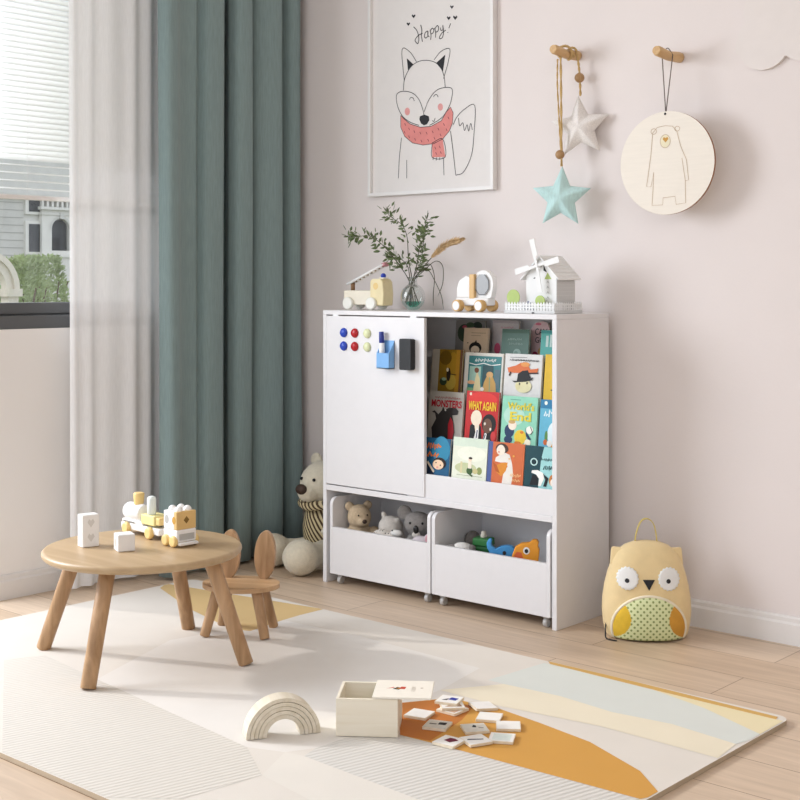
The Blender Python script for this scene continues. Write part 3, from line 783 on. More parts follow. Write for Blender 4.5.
# ---- storage bins on castors
CAST = mat('castor_grey', 'b9b7b3', .35, var=.03)
def make_bin(x0, x1, label):
    b = thing('storage_bin', label, 'storage bin', (x0, -.352, 0), 0, 'bins on castors under the bookcase')
    w, d, z0 = x1 - x0, .275, .037
    prof = [(0, z0), (0, .29)] + [(.025 - .025 * cos(a), .29 + .025 * sin(a)) for a in [i * pi / 12 for i in range(1, 7)]] + [(d, .315), (d, z0)]
    for a in (0, w - .014):
        MB().prism(prof, lambda u, v, t: (t, u, v), a, a + .014).build('side_panel', WHITE, b, bevel=.001)
    MB().box(.014, w - .014, 0, .014, z0, .208).build('front_panel', WHITE, b, bevel=.001)
    MB().box(.014, w - .014, d - .012, d, z0, .30).build('back_panel', WHITE, b, bevel=.001)
    MB().box(.014, w - .014, .014, d - .012, z0, z0 + .010).build('bottom_panel', WHITE, b)
    for x in (.035, w - .028):
        for y in (.022, d - .03):
            c = MB().cyl((x - .008, y, .0145), (x + .008, y, .0145), .0142, seg=18, bev=.003).build('castor_wheel', CAST, b)
            MB().box(x - .010, x + .010, y - .006, y + .010, .028, z0).build('castor_fork', CAST, c)
    return b
make_bin(.677, 1.158, 'left storage bin, with the soft plush toys inside')
make_bin(1.165, 1.655, 'right storage bin, with the blue and orange toys inside')

# ---- books
PAGES = mat('page_edges', 'efe8d8', .8, var=.05, stretch=(1, 200, 1))
def book(label, xa, xb, y, zb, zt, cover, art=None, lean=6, yaw=0, round_top=0, group='picture books on the display ledges', spine=None, base=0):
    w = xb - xa; h = (zt - zb) / cos(R(lean))
    b = thing('picture_book', label, 'book', ((xa + xb) / 2, y, zb), 0, group)
    b.rotation_euler = (-R(lean), 0, R(yaw))
    o = [(-w / 2, 0), (w / 2, 0), (w / 2, h), (-w / 2, h)]
    if round_top:
        o = [(-w / 2 + .006, 0), (w / 2 - .006, 0), (w / 2, h * .6), (w / 2 - .002, h - .022), (w / 2 - .012, h - .006), (w / 2 - .03, h), (-w / 2 + .03, h - .002), (-w / 2 + .012, h - .01), (-w / 2, h - .03), (-w / 2 - .0, h * .6)]
    mp = lambda u, v, t: (u, -t, v)
    m = MB()
    m.prism(o, mp, .0075, .009); m.prism(o, mp, 0, .0015)
    if not round_top: m.box(-w / 2 - .001, -w / 2 + .001, -.009, 0, 0, h, 1 if spine else 0)
    m.build('cover', [flat(cover, .4)] + ([flat(spine, .4)] if spine else []), b)
    s_ = .985
    MB().prism([(p[0] * .97, .002 + p[1] * s_) for p in o], mp, .0015, .0075).build('page_block', PAGES, b)
    if art:
        D = Art(w, h, base)
        art(D)
        D.m.build('cover_art', D.ms, b, recalc=False)
        if D.tm.v: D.tm.build('title', D.tms, b, recalc=False)
    return b
class Art:
    """cover picture in relative coordinates, x -0.5..0.5 of the width, y 0..1 of the height"""
    def __init__(s, w, h, base=0):
        s.w, s.h = w, h; B = lambda v: v if v >= .9 or v <= .002 else base + v * (1 - base / .9) if base else v
        s.B = B; s.m = MB(); s.tm = MB(); s.ms = []; s.tms = []; s.k = 0
        s.mp = lambda u, v, t: (u * s.w, -.0091 - t, B(v) * s.h)
    def mi(s, h, L):
        q = flat(h, .45)
        if q not in L: L.append(q)
        return L.index(q)
    def poly(s, h, pts):
        s.k += 1; s.m.fill(pts, s.mp, .00012 * s.k, s.mi(h, s.ms)); return s
    def rect(s, h, x0, x1, y0, y1): return s.poly(h, [(x0, y0), (x1, y0), (x1, y1), (x0, y1)])
    def oval(s, h, x, y, rx, ry, rot=0):
        return s.poly(h, [(x + rx * cos(a) * cos(rot) - ry * sin(a) * sin(rot), y + rx * cos(a) * sin(rot) + ry * sin(a) * cos(rot)) for a in [i * pi / 9 for i in range(18)]])
    def line(s, h, pts, wd):
        s.k += 1; s.m.stroke([(p[0] * s.w, s.B(p[1]) * s.h) for p in pts], wd, lambda u, v, t: (u, -.0091 - t, v), .00012 * s.k, s.mi(h, s.ms)); return s
    def scrawl(s, h, x0, x1, y0, y1, n=7, wd=.0016):
        # lettering too small to read: a row of short uneven strokes
        rr = random.Random(int(x0 * 977 + y0 * 613 + n)); w = (x1 - x0) / n
        for i in range(n):
            a = x0 + i * w
            s.line(h, [(a + w * .1, y0 + (y1 - y0) * rr.uniform(0, .3)), (a + w * rr.uniform(.2, .5), y1 - (y1 - y0) * rr.uniform(0, .3)), (a + w * rr.uniform(.5, .8), y0 + (y1 - y0) * rr.uniform(0, .5)), (a + w * .85, y0 + (y1 - y0) * rr.uniform(.4, 1))], wd)
        return s
    def text(s, h, t, x0, x1, y0, y1, bold=.0):
        s.tm.text(t, x0, y0, x1 - x0, y1 - y0, s.mp, .0022, s.mi(h, s.tms), bold); return s

# front tier
def a_(D):
    D.rect('1d5a80', -.5, .5, 0, 1).oval('2f86a8', .2, .7, .3, .35)
    D.scrawl('d8742c', -.45, .22, .70, .90, 4, .008).scrawl('d8742c', -.45, .16, .46, .64, 3, .008)
    D.oval('2a1c18', .18, .32, .22, .17).oval('f0cfae', .14, .28, .18, .14).oval('1a1414', .07, .33, .02, .02).oval('1a1414', .22, .27, .02, .02)
    D.oval('e59f92', .12, .2, .04, .03).poly('17263e', [(-.5, 0), (.2, 0), (-.1, .18), (-.25, .38), (-.5, .42)]).line('d8c7b0', [(-.22, .34), (.02, .06)], .008)
book('blue picture book with orange title and a child, front tier beside the door', 1.085, 1.219, -.322, .410, .565, '1d5a80', a_, base=0.21)
def a_(D):
    D.rect('e6e9d6', -.5, .5, 0, 1).rect('d5e2cf', -.5, .5, .8, 1).oval('eef0dd', .05, .62, .42, .2)
    D.oval('c5cba0', -.1, .24, .32, .14).oval('8f9a5c', .3, .2, .08, .1).oval('c9c08a', .18, .18, .08, .07).rect('d9d0a4', -.26, -.2, .1, .4)
    D.oval('3e5c34', .02, .18, .09, .10).rect('efe6d2', -.03, .07, .24, .42).oval('f1d9c0', .02, .47, .05, .05).oval('3a3026', .03, .51, .055, .03)
    D.line('3e5c34', [(.02, .1), (.12, .04)], .006).line('6f7a48', [(-.35, .05), (.4, .05)], .001)
book('pale green picture book with a small child in a field, on the front tier', 1.2325, 1.3784, -.322, .410, .576, 'e6e9d6', a_, base=0.21)
def a_(D):
    D.rect('cd6a3c', -.36, .5, 0, 1).rect('4f5f94', -.5, -.38, 0, 1)
    D.poly('e8e2d8', [(-.1, 0), (.16, .0), (.22, .25), (.18, .5), (.1, .72), (-.06, .78), (-.28, .62), (-.3, .52), (-.14, .5), (0, .52), (.06, .42), (-.05, .2)])
    D.poly('d98b2e', [(-.36, .5), (-.24, .42), (-.1, .5), (.06, .52), (.02, .3), (-.1, .14), (-.26, .26)]).poly('b55a24', [(-.36, .5), (-.24, .42), (-.14, .22), (-.26, .26)])
    D.oval('4a3226', -.12, .86, .18, .12).oval('efe3d2', -.15, .82, .12, .13).oval('d58d80', -.2, .77, .03, .02)
    D.scrawl('f3c58c', .14, .44, .16, .26, 4, .003).scrawl('f3c58c', .2, .44, .04, .12, 3, .003).oval('e7ad4c', .22, .7, .03, .025).oval('e7ad4c', .1, .62, .02, .02)
book('orange picture book with dark blue spine and a figure in white, on the front tier', 1.3826, 1.5301, -.322, .410, .573, 'cd6a3c', a_, spine='4f5f94', base=0.21)
def a_(D):
    D.rect('16424a', -.5, -.02, 0, 1).rect('9fd3d2', -.02, .5, 0, 1).poly('16424a', [(-.02, .1), (-.02, 1), (.1, 1), (.02, .7)])
    D.scrawl('173b42', .02, .40, .66, .76, 5, .003).scrawl('173b42', .10, .44, .44, .56, 3, .004).oval('bfe0dc', -.2, .62, .12, .1).oval('0e2e35', -.2, .62, .08, .07)
    D.poly('f4f1ea', [(-.24, .4), (-.06, .42), (.12, .36), (.16, .22), (.06, .02), (-.02, .02), (.0, .2), (-.1, .3), (-.26, .34)]).poly('15191c', [(-.3, .02), (-.02, .04), (-.06, .26), (-.22, .3)])
    D.poly('15191c', [(.12, .34), (.2, .2), (.14, .02), (.24, .02), (.3, .24)]).oval('c77c3c', .42, .2, .1, .14).oval('f0e4d6', .44, .14, .07, .1).oval('15191c', .4, .24, .015, .015)
book('dark teal and aqua picture book with black and white birds, front tier at right', 1.5341, 1.655, -.322, .410, .572, '16424a', a_, base=0.21)
# second tier
def a_(D):
    D.rect('a9a399', -.5, .5, 0, 1).scrawl('8f2f38', -.34, .42, .84, .90, 14, .002).text('a81d2c', 'MONSTERS', -.42, .46, .66, .82, .03)
    D.poly('2f2c2b', [(-.34, .0), (-.38, .2), (-.26, .4), (-.3, .52), (-.4, .54), (-.32, .58), (-.2, .5), (-.1, .6), (-.08, .68), (-.02, .6), (.1, .66), (.3, .66), (.38, .6), (.36, .52), (.2, .5), (.26, .34), (.3, .14), (.26, 0)])
    D.poly('a3202a', [(.12, 0), (.1, .3), (.16, .46), (.24, .36), (.28, .14), (.24, 0)]).oval('d8d4cc', 0, .6, .02, .02)
book('grey picture book titled MONSTERS with a dark beast, second tier beside the door', 1.075, 1.2283, -.262, .555, .721, 'a9a399', a_, base=0.04)
def a_(D):
    D.rect('c01c1c', -.5, .5, 0, 1).oval('d8332a', 0, .85, .45, .14).text('f0c42c', 'WHAT AGAIN', -.42, .44, .62, .80, .035).oval('e8d6c0', -.38, .94, .035, .03)
    D.poly('161616', [(-.36, 0), (-.34, .3), (-.2, .4), (0, .3), (.06, 0)]).poly('161616', [(.06, 0), (.1, .2), (.3, .3), (.42, .2), (.42, 0)])
    D.oval('efe0c8', -.16, .46, .17, .16).poly('efe0c8', [(-.22, .4), (-.06, .36), (-.06, .1), (-.14, .08)]).oval('1a1210', .24, .36, .22, .2).oval('6b4a38', .2, .32, .14, .15)
    D.oval('e8dccb', .12, .36, .03, .03).oval('e8dccb', .3, .26, .03, .03).poly('f4f0ea', [(-.2, .04), (-.06, .04), (-.06, .22), (-.12, .28)]).line('1d2b4d', [(-.12, .06), (-.1, .22)], .004)
    D.poly('f4f0ea', [(.06, 0), (.16, 0), (.2, .16), (.14, .18)]).line('1d2b4d', [(.1, .02), (.16, .15)], .004).oval('d03a3a', .4, .12, .08, .1)
book('red picture book titled WHAT AGAIN with two faces, on the second tier', 1.2415, 1.3791, -.262, .555, .730, 'c01c1c', a_, base=0.04)
def a_(D):
    D.rect('8fd0b4', -.5, .5, 0, 1).oval('b3dccb', -.15, .6, .3, .2).line('4c8a74', [(-.28, .93), (.02, .93)], .002)
    D.text('dfcf3f', "World's", -.34, .42, .72, .88, .03).text('dfcf3f', 'End', -.26, .34, .50, .68, .03)
    D.oval('233a5e', -.26, .28, .14, .14).oval('f2e2cf', -.18, .4, .12, .1).oval('c9a46a', -.2, .47, .1, .04).oval('233a5e', -.28, .1, .12, .08)
    D.oval('ecc93a', .06, .17, .17, .15).oval('d97d2a', .1, .27, .05, .03).oval('d97d2a', .0, .05, .1, .03).poly('233a5e', [(.2, .38), (.24, .28), (.38, .14), (.3, .12), (.22, .22)])
    D.oval('f4f0e4', .32, .33, .1, .08).oval('f2ead2', .28, .07, .09, .07).line('22262c', [(.34, .4), (.4, .3), (.36, .24)], .003)
book('mint green picture book with yellow title and a yellow duck, on the second tier', 1.3959, 1.5394, -.262, .555, .722, '8fd0b4', a_, base=0.04)
def a_(D):
    D.rect('64b2cc', -.5, .5, 0, 1).rect('2a7aa4', -.5, .5, .82, 1).oval('e6efe4', -.3, .93, .06, .04).scrawl('e9f4f4', -.36, .36, .64, .80, 4, .005)
    D.oval('dfeef0', .1, .3, .28, .26).oval('5a8a4a', -.22, .24, .06, .12).oval('c2622e', -.24, .12, .08, .06).oval('e0a23c', .06, .05, .08, .05).oval('f0ece2', -.08, .1, .1, .07)
book('bright blue picture book with white title at the right end of the second tier', 1.5514, 1.655, -.262, .555, .718, '64b2cc', a_, base=0.04)
# third tier
def a_(D):
    D.rect('b9b1a2', -.5, -.2, 0, 1).rect('8a6a1c', -.26, .5, 0, 1).oval('a98124', .2, .5, .2, .45).oval('6d5212', -.05, .8, .2, .18).rect('b4852a', .3, .42, 0, 1)
    D.oval('b79a3e', .16, .2, .18, .2).oval('2c2118', .08, .38, .07, .17).oval('dfd2b4', .04, .5, .04, .05).oval('2e3c28', -.08, .2, .12, .1).oval('8fa384', -.06, .26, .08, .04)
    D.line('2c2118', [(.1, .4), (.34, .38)], .003).rect('6a4a3a', .44, .5, 0, 1)
book('ochre and brown picture book with a grey edge, third tier beside the door', 1.035, 1.1717, -.198, .702, .864, '8a6a1c', a_, base=0.13)
def a_(D):
    D.rect('d9d5ca', -.5, .5, 0, 1).rect('3f7e80', -.4, .46, .0, .93).scrawl('eef0ea', -.24, .32, .78, .88, 7, .003)
    D.line('eef0ea', [(-.38, .74), (-.2, .70), (0, .75), (.2, .70), (.44, .74)], .003).rect('2d4f52', -.02, .26, .16, .7).rect('9fc3b4', -.36, -.06, .2, .66).rect('54707a', .3, .44, .1, .6)
    D.poly('dccf9e', [(-.26, 0), (-.2, .34), (-.16, .56), (-.08, .34), (.0, 0)]).oval('7a4a34', -.17, .56, .06, .07).oval('dfae84', -.3, .24, .1, .05)
    D.poly('c39a54', [(-.04, 0), (.04, .26), (.12, .46), (.24, .46), (.34, .24), (.38, 0)]).oval('cfa46a', .18, .46, .09, .08).line('7fa07a', [(.18, .4), (.2, 0)], .004).oval('e9e5dc', .0, .08, .05, .05).rect('7fae7e', -.4, -.24, 0, .1)
book('teal picture book with a shop front and two pale figures, on the third tier', 1.1852, 1.3512, -.198, .702, .857, 'd9d5ca', a_, base=0.13)
def a_(D):
    D.rect('dcdad6', -.5, .5, 0, 1).scrawl('2a2a2c', -.38, .42, .83, .89, 18, .0024).line('77777a', [(-.36, .92), (.1, .93)], .0015)
    D.poly('d9703a', [(-.42, .66), (-.2, .72), (-.06, .8), (.12, .76), (.2, .64), (.42, .68), (.38, .56), (.1, .56), (-.1, .54), (-.38, .54)]).oval('e59a52', .06, .76, .12, .06).line('3a1c14', [(-.32, .56), (-.36, .46)], .006).line('3a1c14', [(.14, .54), (.42, .56)], .005)
    D.oval('e4dcb0', .04, .22, .22, .17).oval('dcd2a0', -.1, .2, .06, .08)
    D.poly('121214', [(-.28, .34), (-.14, .34), (-.12, .52), (.0, .6), (.14, .62), (.2, .48), (.24, .42), (.3, .46), (.26, .38), (.1, .33), (-.2, .30)]).oval('3a3a30', -.06, .27, .02, .03).oval('3a3a30', .14, .3, .02, .03)
book('white picture book with a black hat and orange fox, on the third tier', 1.3597, 1.5134, -.198, .702, .859, 'dcdad6', a_, base=0.13)
def a_(D):
    D.rect('e0b624', -.5, .5, 0, 1).oval('d97f3a', -.1, .88, .2, .07).rect('1c1a18', -.18, .1, .5, .82).oval('1c1a18', .0, .16, .3, .03)
book('bright yellow picture book at the right end of the third tier', 1.5256, 1.655, -.198, .702, .862, 'e0b624', a_, base=0.13)
# top tier, back row then front row
def a_(D):
    D.rect('8f8a84', -.5, .5, 0, 1).oval('3c4a38', -.2, .62, .24, .26).oval('2f3a2c', .24, .84, .16, .12).oval('b98a80', .12, .5, .16, .3).oval('b0485a', -.2, .8, .08, .05).oval('46583c', .0, .86, .14, .08).oval('8f5f5c', .12, .42, .05, .2)
book('grey picture book with dark leaves and a pink face, top tier, back row', 1.060, 1.1926, -.088, .844, .966, '8f8a84', a_, lean=4)
def a_(D):
    D.rect('cfc6c4', -.5, .5, 0, 1).rect('b8aeb0', -.5, .5, .92, 1).scrawl('c9788a', -.2, .3, .76, .84, 5, .002).oval('cf5a78', -.3, .2, .12, .16).oval('dfd6d0', .1, .5, .3, .2).oval('cf5a78', .2, .16, .08, .1)
book('pale pink and grey picture book, top tier, back row, behind the green one', 1.2283, 1.3417, -.088, .844, .968, 'cfc6c4', a_, lean=4)
def a_(D):
    D.text('4c4446', 'CAN', -.26, .36, .62, .80, .01).text('4c4446', 'GO', -.24, .24, .40, .56, .01)
    D.oval('cf6a82', -.12, .92, .16, .035).oval('a3304c', -.24, .06, .16, .1).oval('e0a868', .1, .16, .2, .12)
book('pink picture book with rounded corners reading CAN GO, on the top tier', 1.393, 1.472, -.088, .844, .968, 'dcb8b8', a_, lean=4, round_top=1)
book('dark brown picture book behind the turquoise one at the right end', 1.482, 1.60, -.072, .844, .966, '3a2a20', None, lean=3)
def a_(D):
    D.rect('cdb497', -.5, .5, 0, 1).line('7a6a5a', [(-.2, .82), (.4, .82)], .0015).line('7a6a5a', [(-.2, .72), (.2, .72)], .0012)
    D.oval('1f1a18', .0, .26, .26, .22).oval('d9c3a8', .0, .18, .18, .16).poly('1f1a18', [(-.04, .46), (.02, .56), (.06, .46)]).oval('1f1a18', -.32, .44, .03, .02).oval('a85a4a', 0, .1, .03, .02)
book('beige picture book with a dark-haired child, on the top tier', 1.1384, 1.2459, -.140, .846, .940, 'cdb497', a_)
def a_(D):
    D.rect('4f6f62', -.5, .5, 0, 1).rect('42604f', -.5, .5, .86, 1).scrawl('a9bdb0', -.28, .24, .58, .68, 8, .0014).scrawl('a9bdb0', -.22, .3, .42, .52, 7, .0014).oval('8fa89c', .1, .16, .14, .13).oval('6d8a7e', .06, .14, .07, .07)
book('dark green picture book with pale lettering, on the top tier', 1.3072, 1.4223, -.140, .846, .940, '4f6f62', a_)
def a_(D):
    D.rect('57b2a8', -.5, .5, 0, 1).rect('3e948e', -.5, .5, .88, 1).rect('cfe4de', -.3, -.2, .4, .8).rect('cfe4de', -.14, -.06, .4, .84).poly('1f4a50', [(.2, 0), (.5, .4), (.5, 0)])
book('turquoise picture book at the right end of the top tier', 1.472, 1.575, -.140, .846, .940, '57b2a8', a_)

# ---- on the whiteboard door
YD = -.3525
def magnet(x, z, h, label):
    m = MB().lathe([(0, .011), (.006, .0108), (.0135, .008), (.017, .003), (.0172, 0), (0, 0)], seg=28)
    o = m.build('magnet', mat('plastic_' + h, h, .25, var=.02), loc=(x, YD, z))
    o.rotation_euler = (R(90), 0, 0)
    return tag(o, label, 'magnet', 'round magnets on the whiteboard door')
for x, h, c in ((.7489, '2a49b8', 'blue'), (.8038, 'b32026', 'red'), (.8652, 'dfe3b4', 'pale yellow')):
    magnet(x, .920, h, 'upper round %s magnet on the white door' % c)
    magnet(x, .8715, h, 'lower round %s magnet on the white door' % c)
h = thing('pen_holder', 'light blue pen cup stuck on the white door', 'pen holder', (.966, -.3512, .800))
BLU = mat('plastic_light_blue', '7fb2e4', .35, var=.03)
m = MB()
o = [(-.036, 0), (.036, 0), (.036, -.042), (-.036, -.042)]
m.box(-.029, .029, -.003, 0, 0, .098)
m.box(-.029, .029, -.032, -.029, 0, .055)
m.prism([(-.030, 0), (-.030, .055), (0, .098), (0, 0)], lambda u, v, t: (t, u, v), -.029, -.026)
m.prism([(-.030, 0), (-.030, .055), (0, .098), (0, 0)], lambda u, v, t: (t, u, v), .026, .029)
m.box(-.029, .029, -.032, 0, 0, .003)
m.build('cup', BLU, h)
p = thing('marker_pen', 'white marker pen with dark blue cap in the blue cup', 'marker', (.953, YD - .0155, .804))
p.rotation_euler = (0, R(-3), 0)
MB().cyl((0, 0, 0), (0, 0, .085), .0105, bev=.002).build('barrel', mat('plastic_white', 'f0f0ee', .3, var=.01), p)
MB().cyl((0, 0, .085), (0, 0, .125), .0095, .0088, bev=.002).build('cap', mat('plastic_navy', '2b3a8c', .3, var=.02), p)
e = thing('board_eraser', 'black board eraser stuck on the white door', 'eraser', (1.066, -.3512, .853))
MB().prism(rounded(.052, .108, .006), lambda u, v, t: (u, -t, v), .007, .028).build('grip', mat('eraser_black', '1c1d1f', .5, var=.08), e, bevel=.002)
MB().prism(rounded(.048, .104, .005), lambda u, v, t: (u, -t, v), 0, .007).build('felt', mat('eraser_felt', '3a3a3c', .95, var=.1), e)

# ================================================================== table, chair
T = thing('round_table', 'low round oak play table with four splayed legs', 'table', (.962, -1.417, .0135))
MB().lathe([(0, .296), (.270, .296), (.279, .298), (.285, .304), (.287, .309), (.286, .315), (.282, .319), (.276, .3205), (0, .3205)], seg=96).build('tabletop', wood('oak_top', 'b0946f', 'bfa47f', 'X', .55, .4), T)
for a in (-64, -153, 26.5, 116.5):
    c, s = cos(R(a)), sin(R(a))
    m = MB().cyl((.322 * c, .322 * s, .0), (.212 * c, .212 * s, .297), .0212, .0225, seg=28, bev=.003)
    m.build('leg', OAKZ, T)

ch = thing('bunny_chair', 'small oak stool chair with two rabbit-ear backrests, behind the table', 'chair', (.974, -1.047, .0135), R(32))
# local -Y is the front
seat = [(.122 * cos(a), .100 * sin(a) * (1 if sin(a) < 0 else .92)) for a in [i * 2 * pi / 48 for i in range(48)]]
MB().prism(seat, lambda u, v, t: (u, v, t), .140, .154).build('seat', OAK, ch, bevel=.004, seg=3)
for x, y in ((-.062, -.045), (.062, -.045), (-.055, .045), (.055, .045)):
    MB().cyl((x * 1.55, y * 1.62, 0), (x, y, .139), .0150, .0175, seg=20, bev=.002).build('leg', OAKZ, ch)
for s in (-1, 1):
    m = MB()
    ear = [(s * .058 + .0335 * cos(a), .154 + .072 + .075 * sin(a)) for a in [i * 2 * pi / 40 for i in range(40)]]
    ear = [(u, max(v, .149)) for u, v in ear]
    m.prism(ear, lambda u, v, t: (u, .060 + (v - .15) * .14 + t, v), -.010, .010)
    m.build('ear_backrest', OAKZ, ch, bevel=.004, seg=3)

# ---- toys on the table
ZT = .3345
WB = mat('toy_white', 'f1efec', .45, var=.015)
YB_ = mat('toy_yellow', 'e8c986', .5, var=.05)
LY = mat('toy_pale_yellow', 'e8dc9a', .5, var=.04)
GB = mat('toy_grey', 'b9b8b4', .5, var=.03)
t = thing('toy_block', 'tall white toy block with two heart-shaped holes, standing on the table', 'toy block', (.846, -1.524, ZT), R(-12))
m = MB().box(-.019, .019, -.026, .026, 0, .094)
m.build('block', WB, t, bevel=.003)
hm = MB()
for z in (.028, .070):
    hm.fill([(.0, z - .013), (.011, z + .002), (.006, z + .012), (0, z + .006), (-.006, z + .012), (-.011, z + .002)], lambda u, v, q: (.0193, u, v), 0)
hm.build('hole_shade', mat('toy_hole_shade', 'd9d6d1', .6), t, recalc=False)  # flat fill on the solid block, shade of the hearts put into its colour
t = thing('toy_block', 'small white toy cube with a round hole, on the table beside the train', 'toy block', (.972, -1.490, ZT), R(-22))
MB().box(-.025, .025, -.025, .025, 0, .049).build('cube', WB, t, bevel=.003)
MB().disc(0, .0235, .011, .011, lambda u, v, q: (u, -.0253, v), 0).build('hole_shade', mat('toy_round_hole_shade', 'cfc9c0', .7), t, recalc=False)  # hole drawn as a flat disc, its shade in the colour

def wheels(par, xs, y, r, z, w_, mt):
    for x in xs:
        for s in (-1, 1):
            MB().cyl((x, s * y - w_ / 2, z), (x, s * y + w_ / 2, z), r, seg=24, bev=r * .3).build('wheel', mt, par)
t = thing('toy_train_engine', 'white toy train engine with yellow chimney and wheels, on the table', 'toy train', (.846, -1.312, ZT), R(-4))
MB().box(-.105, .10, -.026, .026, .014, .034).build('chassis', WB, t, bevel=.004)
MB().box(-.100, .010, -.024, .024, .034, .044).build('deck', WB, t, bevel=.002)
MB().cyl((-.098, 0, .066), (-.012, 0, .066), .026, seg=28, bev=.005).build('boiler', WB, t)
MB().cyl((-.045, 0, .088), (-.045, 0, .126), .015, .017, bev=.005).build('chimney', YB_, t)
MB().box(.005, .075, -.026, .026, .040, .070).build('cab_block', LY, t, bevel=.003)
MB().box(.075, .098, -.022, .022, .044, .066).build('nose_block', YB_, t, bevel=.003)
MB().cyl((.042, -.012, .068), (.042, -.012, .126), .0135, bev=.008).build('peg', mat('toy_mint', 'e2e9e2', .45, var=.02), t)
MB().box(-.09, -.03, -.0265, -.026, .036, .040).build('slot', mat('toy_slot', '8b8781', .7), t)
wheels(t, (-.068, .055), .029, .0185, .0185, .016, YB_)
MB().cyl((.098, 0, .022), (.118, 0, .022), .005).build('hook', WB, t)
t = thing('toy_train_car', 'white and yellow toy train car with round pegs on top, on the table', 'toy train', (1.022, -1.334, ZT), R(-4))
MB().box(-.028, .042, -.034, .034, .014, .050).build('chassis', WB, t, bevel=.004)
MB().box(.040, .056, -.032, .032, .006, .014).build('bumper', WB, t, bevel=.002)
MB().box(.0420, .0432, -.026, .026, .020, .038).build('grille', GB, t)
MB().box(-.026, .026, -.034, .034, .050, .102).build('white_block', WB, t, bevel=.002)
MB().box(.0265, .040, -.034, .034, .050, .102).build('yellow_block', mat('toy_amber', 'e0bc7c', .5, var=.04), t, bevel=.002)
HO = mat('toy_dark_hole', '8a6a34', .8)
d = MB(); d.disc(0, .077, .010, .011, lambda u, v, q: (.0404, u, v), 0, seg=4, rings=1); d.disc(0, .077, .006, .007, lambda u, v, q: (.0407, u, v), 0, seg=4, rings=1)
d.build('diamond_hole', HO, t, recalc=False)
d = MB(); d.disc(-.010, .077, .010, .013, lambda u, v, q: (u, -.0344, v), 0); d.build('oval_hole', GB, t, recalc=False)
d = MB(); d.disc(.026, .077, .009, .011, lambda u, v, q: (u, -.0344, v), 0); d.build('oval_hole', mat('toy_hole_amber', 'c99a44', .7), t, recalc=False)
for x, y in ((-.010, -.014), (-.010, .016), (.022, -.014), (.022, .016)):
    MB().ell((x, y, .104), .012).build('peg', WB, t)
wheels(t, (-.010, .028), .037, .0165, .0165, .014, YB_)
# ================================================================== toys and vase on top of the bookcase
ZB = 1.0005
CREAM = mat('toy_cream', 'efe6d2', .5, var=.03)
t = thing('toy_fire_truck', 'wooden toy fire truck with raised ladder, at left on top of the bookcase', 'toy truck', (.722, -.200, ZB), R(3))
MB().box(-.092, .052, -.028, .028, .018, .072).build('body', CREAM, t, bevel=.004)
m = MB().prism([(.036, .016), (.100, .016), (.103, .06), (.098, .104), (.088, .115), (.048, .115), (.038, .106)], lambda u, v, q: (u, q, v), -.030, .030)
m.build('cab', mat('toy_cab', 'ecdcae', .5, var=.04), t, bevel=.005, seg=3)
d = MB().disc(.066, .088, .012, .013, lambda u, v, q: (u, -.0306, v), 0)
d.build('round_window', YB_, t, recalc=False)
for x in (-.064, .048):
    for s in (-1, 1):
        MB().cyl((x, s * .034 - .008, .024), (x, s * .034 + .008, .024), .0235, seg=28, bev=.005).build('wheel', mat('toy_ivory', 'f0eee4', .5, var=.02), t)
MB().ell((.078, 0, .126), .010).build('siren_light', mat('toy_blue', '3048b4', .35, var=.05), t)
MB().box(.066, .092, -.012, .012, .115, .120).build('siren_base', CREAM, t, bevel=.001)
l = MB()
a, b = V((-.088, 0, .094)), V((.088, 0, .168))
dirn = (b - a).normalized(); up = V((-dirn.z, 0, dirn.x))
for s in (-1, 1):
    l.tube([a + V((0, s * .012, 0)), b + V((0, s * .012, 0))], .005, 8)
la = l.build('ladder', WB, t)
r = MB()
for k in range(9):
    p = a.lerp(b, (k + .6) / 9.4)
    r.tube([p + V((0, -.012, 0)), p + V((0, .012, 0))], .0035, 6)
r.build('rung', mat('toy_brown', '8a6a4c', .6, var=.05), la)
e = MB().box(-.008, .008, -.016, .016, -.006, .006, 0, Matrix.Translation(b) @ Matrix.Rotation(-math.atan2(dirn.z, dirn.x), 4, 'Y')).build('ladder_tip', mat('toy_rose', 'c98a90', .5, var=.04), la, bevel=.002)
MB().cyl((-.07, 0, .072), (-.07, 0, .102), .008).build('ladder_post', mat('toy_brown', ''), t)

# glass vase with branches and a grass plume
vx, vy = .948, -.200
vs = thing('glass_vase', 'round clear glass vase with green water, on the bookcase', 'vase', (vx, vy, ZB))
G = thin_glass('vase_glass', (.93, .96, .95), .06)
prof = []
for i in range(22):
    a = -pi / 2 + .30 + (pi - .30 - .42) * i / 21
    prof.append((.0445 * cos(a), .049 + .049 * sin(a)))
prof = [(.0, prof[0][1] - .0002)] + prof + [(.015, .102), (.0145, .112), (.017, .119)]
MB().lathe(prof, seg=40).build('glass_body', G, vs)
wp = [(0, .0035)] + [(.0432 * cos(a), .049 + .0476 * sin(a)) for a in [-pi / 2 + .34 + i * .11 for i in range(9)]]
wp.append((0, wp[-1][1]))
MB().lathe(wp, seg=36).build('water', thin_glass('green_water', (.22, .74, .62), .03), vs)
MB().tube([(.017 * cos(a), .017 * sin(a), .119) for a in [i * 2 * pi / 32 for i in range(33)]], .0016, 6).build('rim', thin_glass('vase_rim', (.85, .9, .88), .2), vs)

